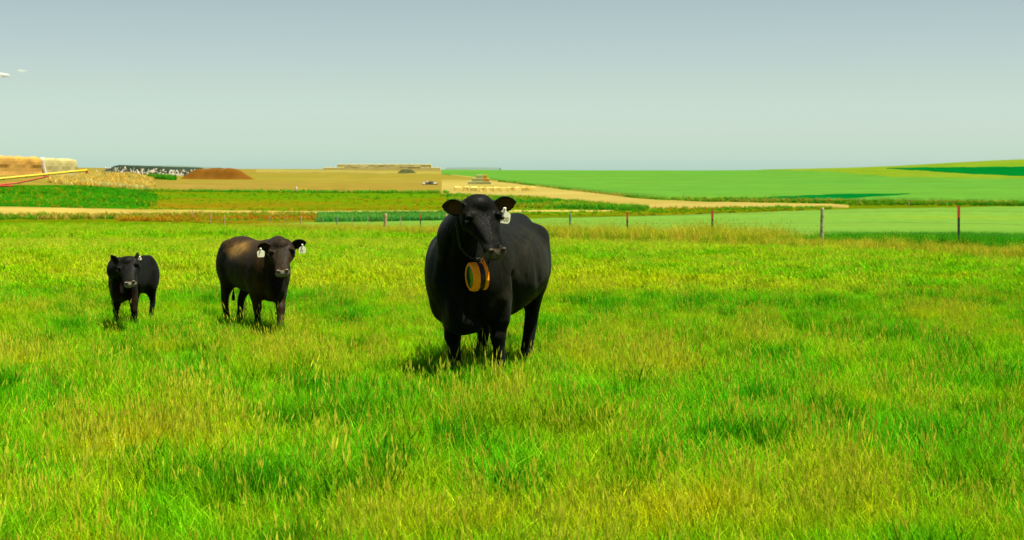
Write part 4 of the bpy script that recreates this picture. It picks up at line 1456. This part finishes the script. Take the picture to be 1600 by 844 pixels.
fl = to_local(713, 12.62); fr_ = to_local(781, 12.55); rr1 = to_local(822, 13.55); rr0 = to_local(752, 13.75)
shape = []
for s in (-1, 1):
    shape += [((.52, s * .26, .88), (.20, .13, .33)), ((-.52, s * .22, 1.12), (.22, .14, .14)), ((-.60, s * .18, .90), (.23, .16, .36)), ((.66, s * .14, .68), (.15, .14, .22))]
shape += [((.66, -.18, .68), (.14, .12, .20)), ((.66, .18, .66), (.14, .11, .18)), ((.84, 0, .74), (.10, .07, .24))]
shape += [((.68, 0, .53), (.22, .16, .15)), ((.80, 0, .88), (.14, .16, .30)), ((-.66, 0, 1.20), (.24, .16, .155))]
big = cow('cow', mid, hd, S, bovine_torso(S, 0.95),
          [leg_front(S, .50, -.22, *fl), leg_front(S, .50, .22, *fr_), leg_rear(S, -.60, .22, *rr1), leg_rear(S, -.60, -.22, *rr0)],
          dict(pts=[(.45, 0, 1.02), (.68, .0, 1.10), (.86, .02, 1.20)], rad=[(.27, .34), (.22, .29), (.17, .22), (.13, .16)]),
          dict(poll=P(748, 312, 12.05), nose=P(780, 396, 11.80), normal=(.42, -.85, .30), wide=1.24),
          [(-1, (-1, .15, .02), (-.35, -.80, -.45), .19, .145), (1, (1, .25, .06), (.25, -.85, -.42), .19, .145)],
          [(1, .40, .055, .106, .118, '1900', dict(tilt=-.12))],
          dict(coat=BLACK, nose=(.085, .064, .038), ear=(.05, .022, .008), patches=[((.35, .3, .75), (.3, .3, .3), (.011, .010, .0042), .8), ((-.15, .35, .95), (.5, .3, .3), (.0085, .0085, .0042), .8)]),  # patches: olive sheen of the sunlit flank painted into the coat colour
          'big black cow in the middle wearing an orange collar device and a white ear tag', 'cow', voxel=.010, shape=shape, leg_k=1.22,
          bumps=[([(711, 487), (716, 500)], .075, .045), ([(724, 468), (725, 500)], .03, -.022), ([(736, 508), (752, 513)], .06, .03), ([(746, 455), (748, 500)], .04, -.03),
                 ([(786, 470), (788, 500)], .07, .03), ([(802, 430), (806, 470), (804, 505)], .035, -.022), ([(848, 378)], .04, .020), ([(838, 400), (842, 440)], .05, -.014),
                 ([(832, 470), (822, 490)], .035, -.02), ([(690, 400), (684, 440)], .06, .02), ([(704, 372), (698, 420), (703, 460)], .03, -.018), ([(820, 372), (812, 420)], .03, -.008), ([(829, 376), (823, 425)], .03, .008),
                 ([(738, 353), (757, 381)], .016, -.010), ([(724, 352), (736, 386)], .03, .010), ([(764, 345), (770, 375)], .022, .006), ([(727, 334), (740, 334)], .014, .008), ([(776, 336), (784, 338)], .014, .008)])

# collar: chain round the neck and the orange device on the throat
bvh = BVHTree.FromPolygons([v.co.copy() for v in big['body'].data.vertices], [tuple(p.vertices) for p in big['body'].data.polygons])


def ray(u, y, inst):
    o = inst['W2L'] @ Vector((0, 0, EYE)); d = (inst['W2L'].to_3x3() @ (P(u, y, 12) - Vector((0, 0, EYE)))).normalized()
    h = bvh.ray_cast(o, d)
    return (big['root'].matrix_basis @ h[0]) if h[0] else None


L2Wb = Matrix.Translation(mid) @ Matrix.Rotation(hd, 4, 'Z')
hit = L2Wb @ bvh.ray_cast(iv @ Vector((0, 0, EYE)), (iv.to_3x3() @ (P(745, 432, 12) - Vector((0, 0, EYE)))).normalized())[0]
vw = (hit - Vector((0, 0, EYE))).normalized()
dc = hit - vw * 0.19
clr = empty('collar', dc)
tag(clr, 'steel chain collar with a round orange and green device hanging on the big cow', 'collar')
axd = Vector((-.92, -.38, -.06)).normalized()     # the glass side looks left and forward


def disc(r0, r1, n, a0, a1, rot=0.0):
    """octagonal ring or plate between two heights on the device axis"""
    up = (Vector((0, 0, 1)) - axd * axd.z).normalized(); sdv = axd.cross(up)
    pr = []
    for k in range(n):
        th = 2 * math.pi * (k + .5) / n + rot
        pr.append(up * (math.sin(th)) + sdv * (math.cos(th) * .92))
    return pr


def device_ring(name, prof, n, mat, parent, rot=0.0):
    pr = disc(0, 0, n, 0, 0, rot)
    rings = [[axd * (a * .68) + p * r for p in pr] for r, a in prof]
    v, f = ring_loft(rings)
    return mesh_obj(name, v, f, mat, parent)


R0 = .116
dv = device_ring('front_housing', [(R0 * .80, .0), (R0, .01), (R0 * 1.02, .05), (R0 * .98, .082), (R0 * .86, .095), (R0 * .80, .088), (R0 * .78, .078)], 12, M['orange'], clr)
device_ring('glass_face', [(R0 * .79, .070), (R0 * .79, .083), (R0 * .70, .087), (R0 * .1, .090)], 24, M['green_glass'], dv)
device_ring('middle_band', [(R0 * .85, -.055), (R0 * .93, -.05), (R0 * .93, -.003), (R0 * .85, .002)], 16, M['black_plastic'], clr)
device_ring('rear_housing', [(R0 * .75, -.105), (R0 * .96, -.098), (R0 * .98, -.062), (R0 * .90, -.056)], 12, M['orange'], clr)
clp = MB().tube([(.03, .0, .095), (.045, -.01, .150), (.065, 0, .10)], .008, 6); clp.build('clip', M['orange'], clr)
# chain path: points snapped to the neck, then a little proud of it
path = []
ctrl = [(-.12, -.02, .13), None]
px_pts = [(751, 404, 0.0), (738, 404, 0), (726, 396, 0), (719, 386, 0), (716, 372, 0), (714, 358, 0), (713.5, 346, 0)]
wp = []
for (u, y, q) in px_pts:
    r_ = bvh.ray_cast(iv @ Vector((0, 0, EYE)), (iv.to_3x3() @ (P(u, y, 12) - Vector((0, 0, EYE)))).normalized())
    base_d = 12.15
    if r_[0] is not None and (L2Wb @ r_[0]).y < 12.6:
        h = L2Wb @ r_[0]; wp.append(h - (h - Vector((0, 0, EYE))).normalized() * .02)
    else:
        wp.append(P(u, y, base_d))
# behind the poll and down the other side, on the neck
for (u, y, d) in ((722, 325, 12.35), (748, 322, 12.45), (778, 335, 12.42), (792, 365, 12.35), (785, 392, 12.2), (766, 404, 12.1)):
    p = P(u, y, d)
    q = bvh.find_nearest(iv @ p)
    wp.append(L2Wb @ (q[0] + q[1] * .012))
wp.append(wp[0])
pts = [p - dc for p in wp]
lk = MB()
seg_pts = []
for a, b in zip(pts[:-1], pts[1:]):
    nn = max(1, int((b - a).length / .022))
    for i in range(nn): seg_pts.append((a + (b - a) * (i / nn), (b - a).normalized()))
for i, (p, t) in enumerate(seg_pts):
    up = Vector((0, 0, 1)) if abs(t.z) < .9 else Vector((0, 1, 0))
    a1 = t.cross(up).normalized(); a2 = t.cross(a1)
    s1 = a1 if i % 2 else a2
    loop = [p + t * (.017 * math.cos(th)) + s1 * (.009 * math.sin(th)) for th in np.linspace(0, 2 * math.pi, 9)]
    lk.tube(loop, .0028, 5)
ch = lk.build('chain', M['chain'], clr, True)

# --- brown-black calf
S = 0.755
hd2 = math.radians(-90 + 32)
mid2 = Vector(((398 - 800) / F * 16.55, 16.55, 0))
iv = (Matrix.Translation(mid2) @ Matrix.Rotation(hd2, 4, 'Z')).inverted()
fl = to_local(403, 16.25); fr_ = to_local(438, 15.95); r0 = to_local(354, 16.85); r1 = to_local(374, 16.75)
shape = []
for s in (-1, 1):
    shape += [((.40, s * .135, .66), (.17, .09, .24)), ((-.41, s * .14, .88), (.14, .09, .09)), ((-.47, s * .14, .70), (.17, .11, .24))]
shape += [((.58, 0, .50), (.10, .10, .13)), ((-.50, 0, .92), (.18, .09, .075))]
BROWN = (.034, .018, .005)
calf = cow('calf', mid2, hd2, S, [(x, w * .88, a, b - .035) for x, w, a, b in bovine_torso(S, 0.12, .94)],
           [leg_front(S, .37, -.15, *fl), leg_front(S, .37, .15, *fr_), leg_rear(S, -.45, -.15, *r0), leg_rear(S, -.45, .15, *r1)],
           dict(pts=[(.36, 0, .76), (.52, .0, .83), (.66, .0, .90)], rad=[(.12, .19), (.135, .19), (.115, .16), (.09, .11)]),
           dict(poll=P(439, 377.5, 15.75), nose=P(441, 426, 15.45), normal=(.03, -.85, .45), wide=1.22),
           [(-1, (-1, .2, -.03), (-.2, -.9, -.3), .155, .105), (1, (1, .2, .12), (.2, -.9, -.3), .155, .105)],
           [(0, .66, .03, .076, .088, '', dict(tilt=.05)), (1, .70, .03, .070, .084, '8', dict(square=True))],
           dict(coat=(.0125, .0078, .0030), nose=(.15, .125, .085), ear=(.008, .006, .003), patches=[]),
           'brown black calf with two white ear tags standing beside the big cow', 'calf', voxel=.009, shape=shape, leg_k=1.12,
           px_patches=[(385, 425, .34, (.025, .0148, .0046), .95), (395, 400, (.25, .2, .12), (.022, .0135, .0045), .9), (368, 392, (.13, .13, .07), (.16, .088, .018), 1.0), (376, 388, (.16, .12, .05), (.12, .07, .015), .9),
                       (424, 462, (.10, .10, .09), (.050, .027, .006), 1.0), (404, 465, (.10, .10, .16), (.040, .022, .006), .95), (352, 470, (.09, .09, .2), (.022, .013, .004), .9), (437, 445, (.15, .15, .2), (.0035, .0035, .0020), .9),
                       (436, 392, .10, (.011, .0085, .0045), .8)],
           bumps=[([(430, 455), (432, 470)], .05, .02), ([(414, 425), (412, 465)], .03, -.014), ([(362, 400), (364, 440)], .06, -.006), ([(440, 470)], .05, -.02), ([(385, 440), (400, 455)], .06, .012), ([(352, 395)], .05, .015)])
calf['root']['label'] = 'larger brown black calf with a white tag in each ear'

# --- small black calf
S = 0.59
hd3 = math.radians(-90 - 11)
mid3 = Vector(((209 - 800) / F * 16.85, 16.85, 0))
iv = (Matrix.Translation(mid3) @ Matrix.Rotation(hd3, 4, 'Z')).inverted()
fl = to_local(183, 16.5); fr_ = to_local(213, 16.5); r0 = to_local(207, 17.1); r1 = to_local(235, 17.0)
shape = []
for s in (-1, 1):
    shape += [((.30, s * .085, .53), (.10, .055, .18)), ((-.31, s * .07, .68), (.10, .05, .07)), ((-.33, s * .075, .55), (.12, .07, .18))]
shape += [((.43, 0, .41), (.07, .07, .10)), ((-.36, 0, .72), (.14, .07, .06))]
small = cow('calf', mid3, hd3, S, [(x, w * .60, a, b) for x, w, a, b in bovine_torso(S, 0.1, .84)],
            [leg_front(S, .29, -.085, *fl), leg_front(S, .29, .085, *fr_), leg_rear(S, -.32, -.085, *r0), leg_rear(S, -.32, .085, *r1)],
            dict(pts=[(.28, 0, .60), (.40, .0, .64), (.50, .0, .68)], rad=[(.09, .15), (.10, .15), (.09, .13), (.08, .10)]),
            dict(poll=P(199, 404.5, 16.15), nose=P(203, 443.5, 15.9), normal=(.03, -.8, .5), wide=1.28),
            [(-1, (-.78, .1, .72), (-.4, -.85, .1), .165, .075), (1, (.16, .45, .85), (.9, -.25, -.2), .115, .07)],
            [(1, .45, .02, .035, .034, '', dict(square=False))],
            dict(coat=(.0035, .0037, .0023), nose=(.16, .14, .10), ear=(.009, .006, .0035), patches=[((.33, -.15, .35), (.15, .12, .2), (.010, .0055, .0026), .8)]),
            'small black calf with raised ears at the far left of the herd', 'calf', voxel=.008, shape=shape, leg_k=1.12,
            px_patches=[(184, 470, (.07, .07, .14), (.026, .013, .005), .9), (213, 472, (.06, .06, .10), (.02, .011, .0045), .8)],
            bumps=[([(199, 455), (200, 475)], .035, -.02), ([(185, 455)], .045, .015), ([(216, 450), (217, 470)], .025, -.012)])
small['root']['label'] = 'small all black calf with pricked ears and one tiny ear tag'
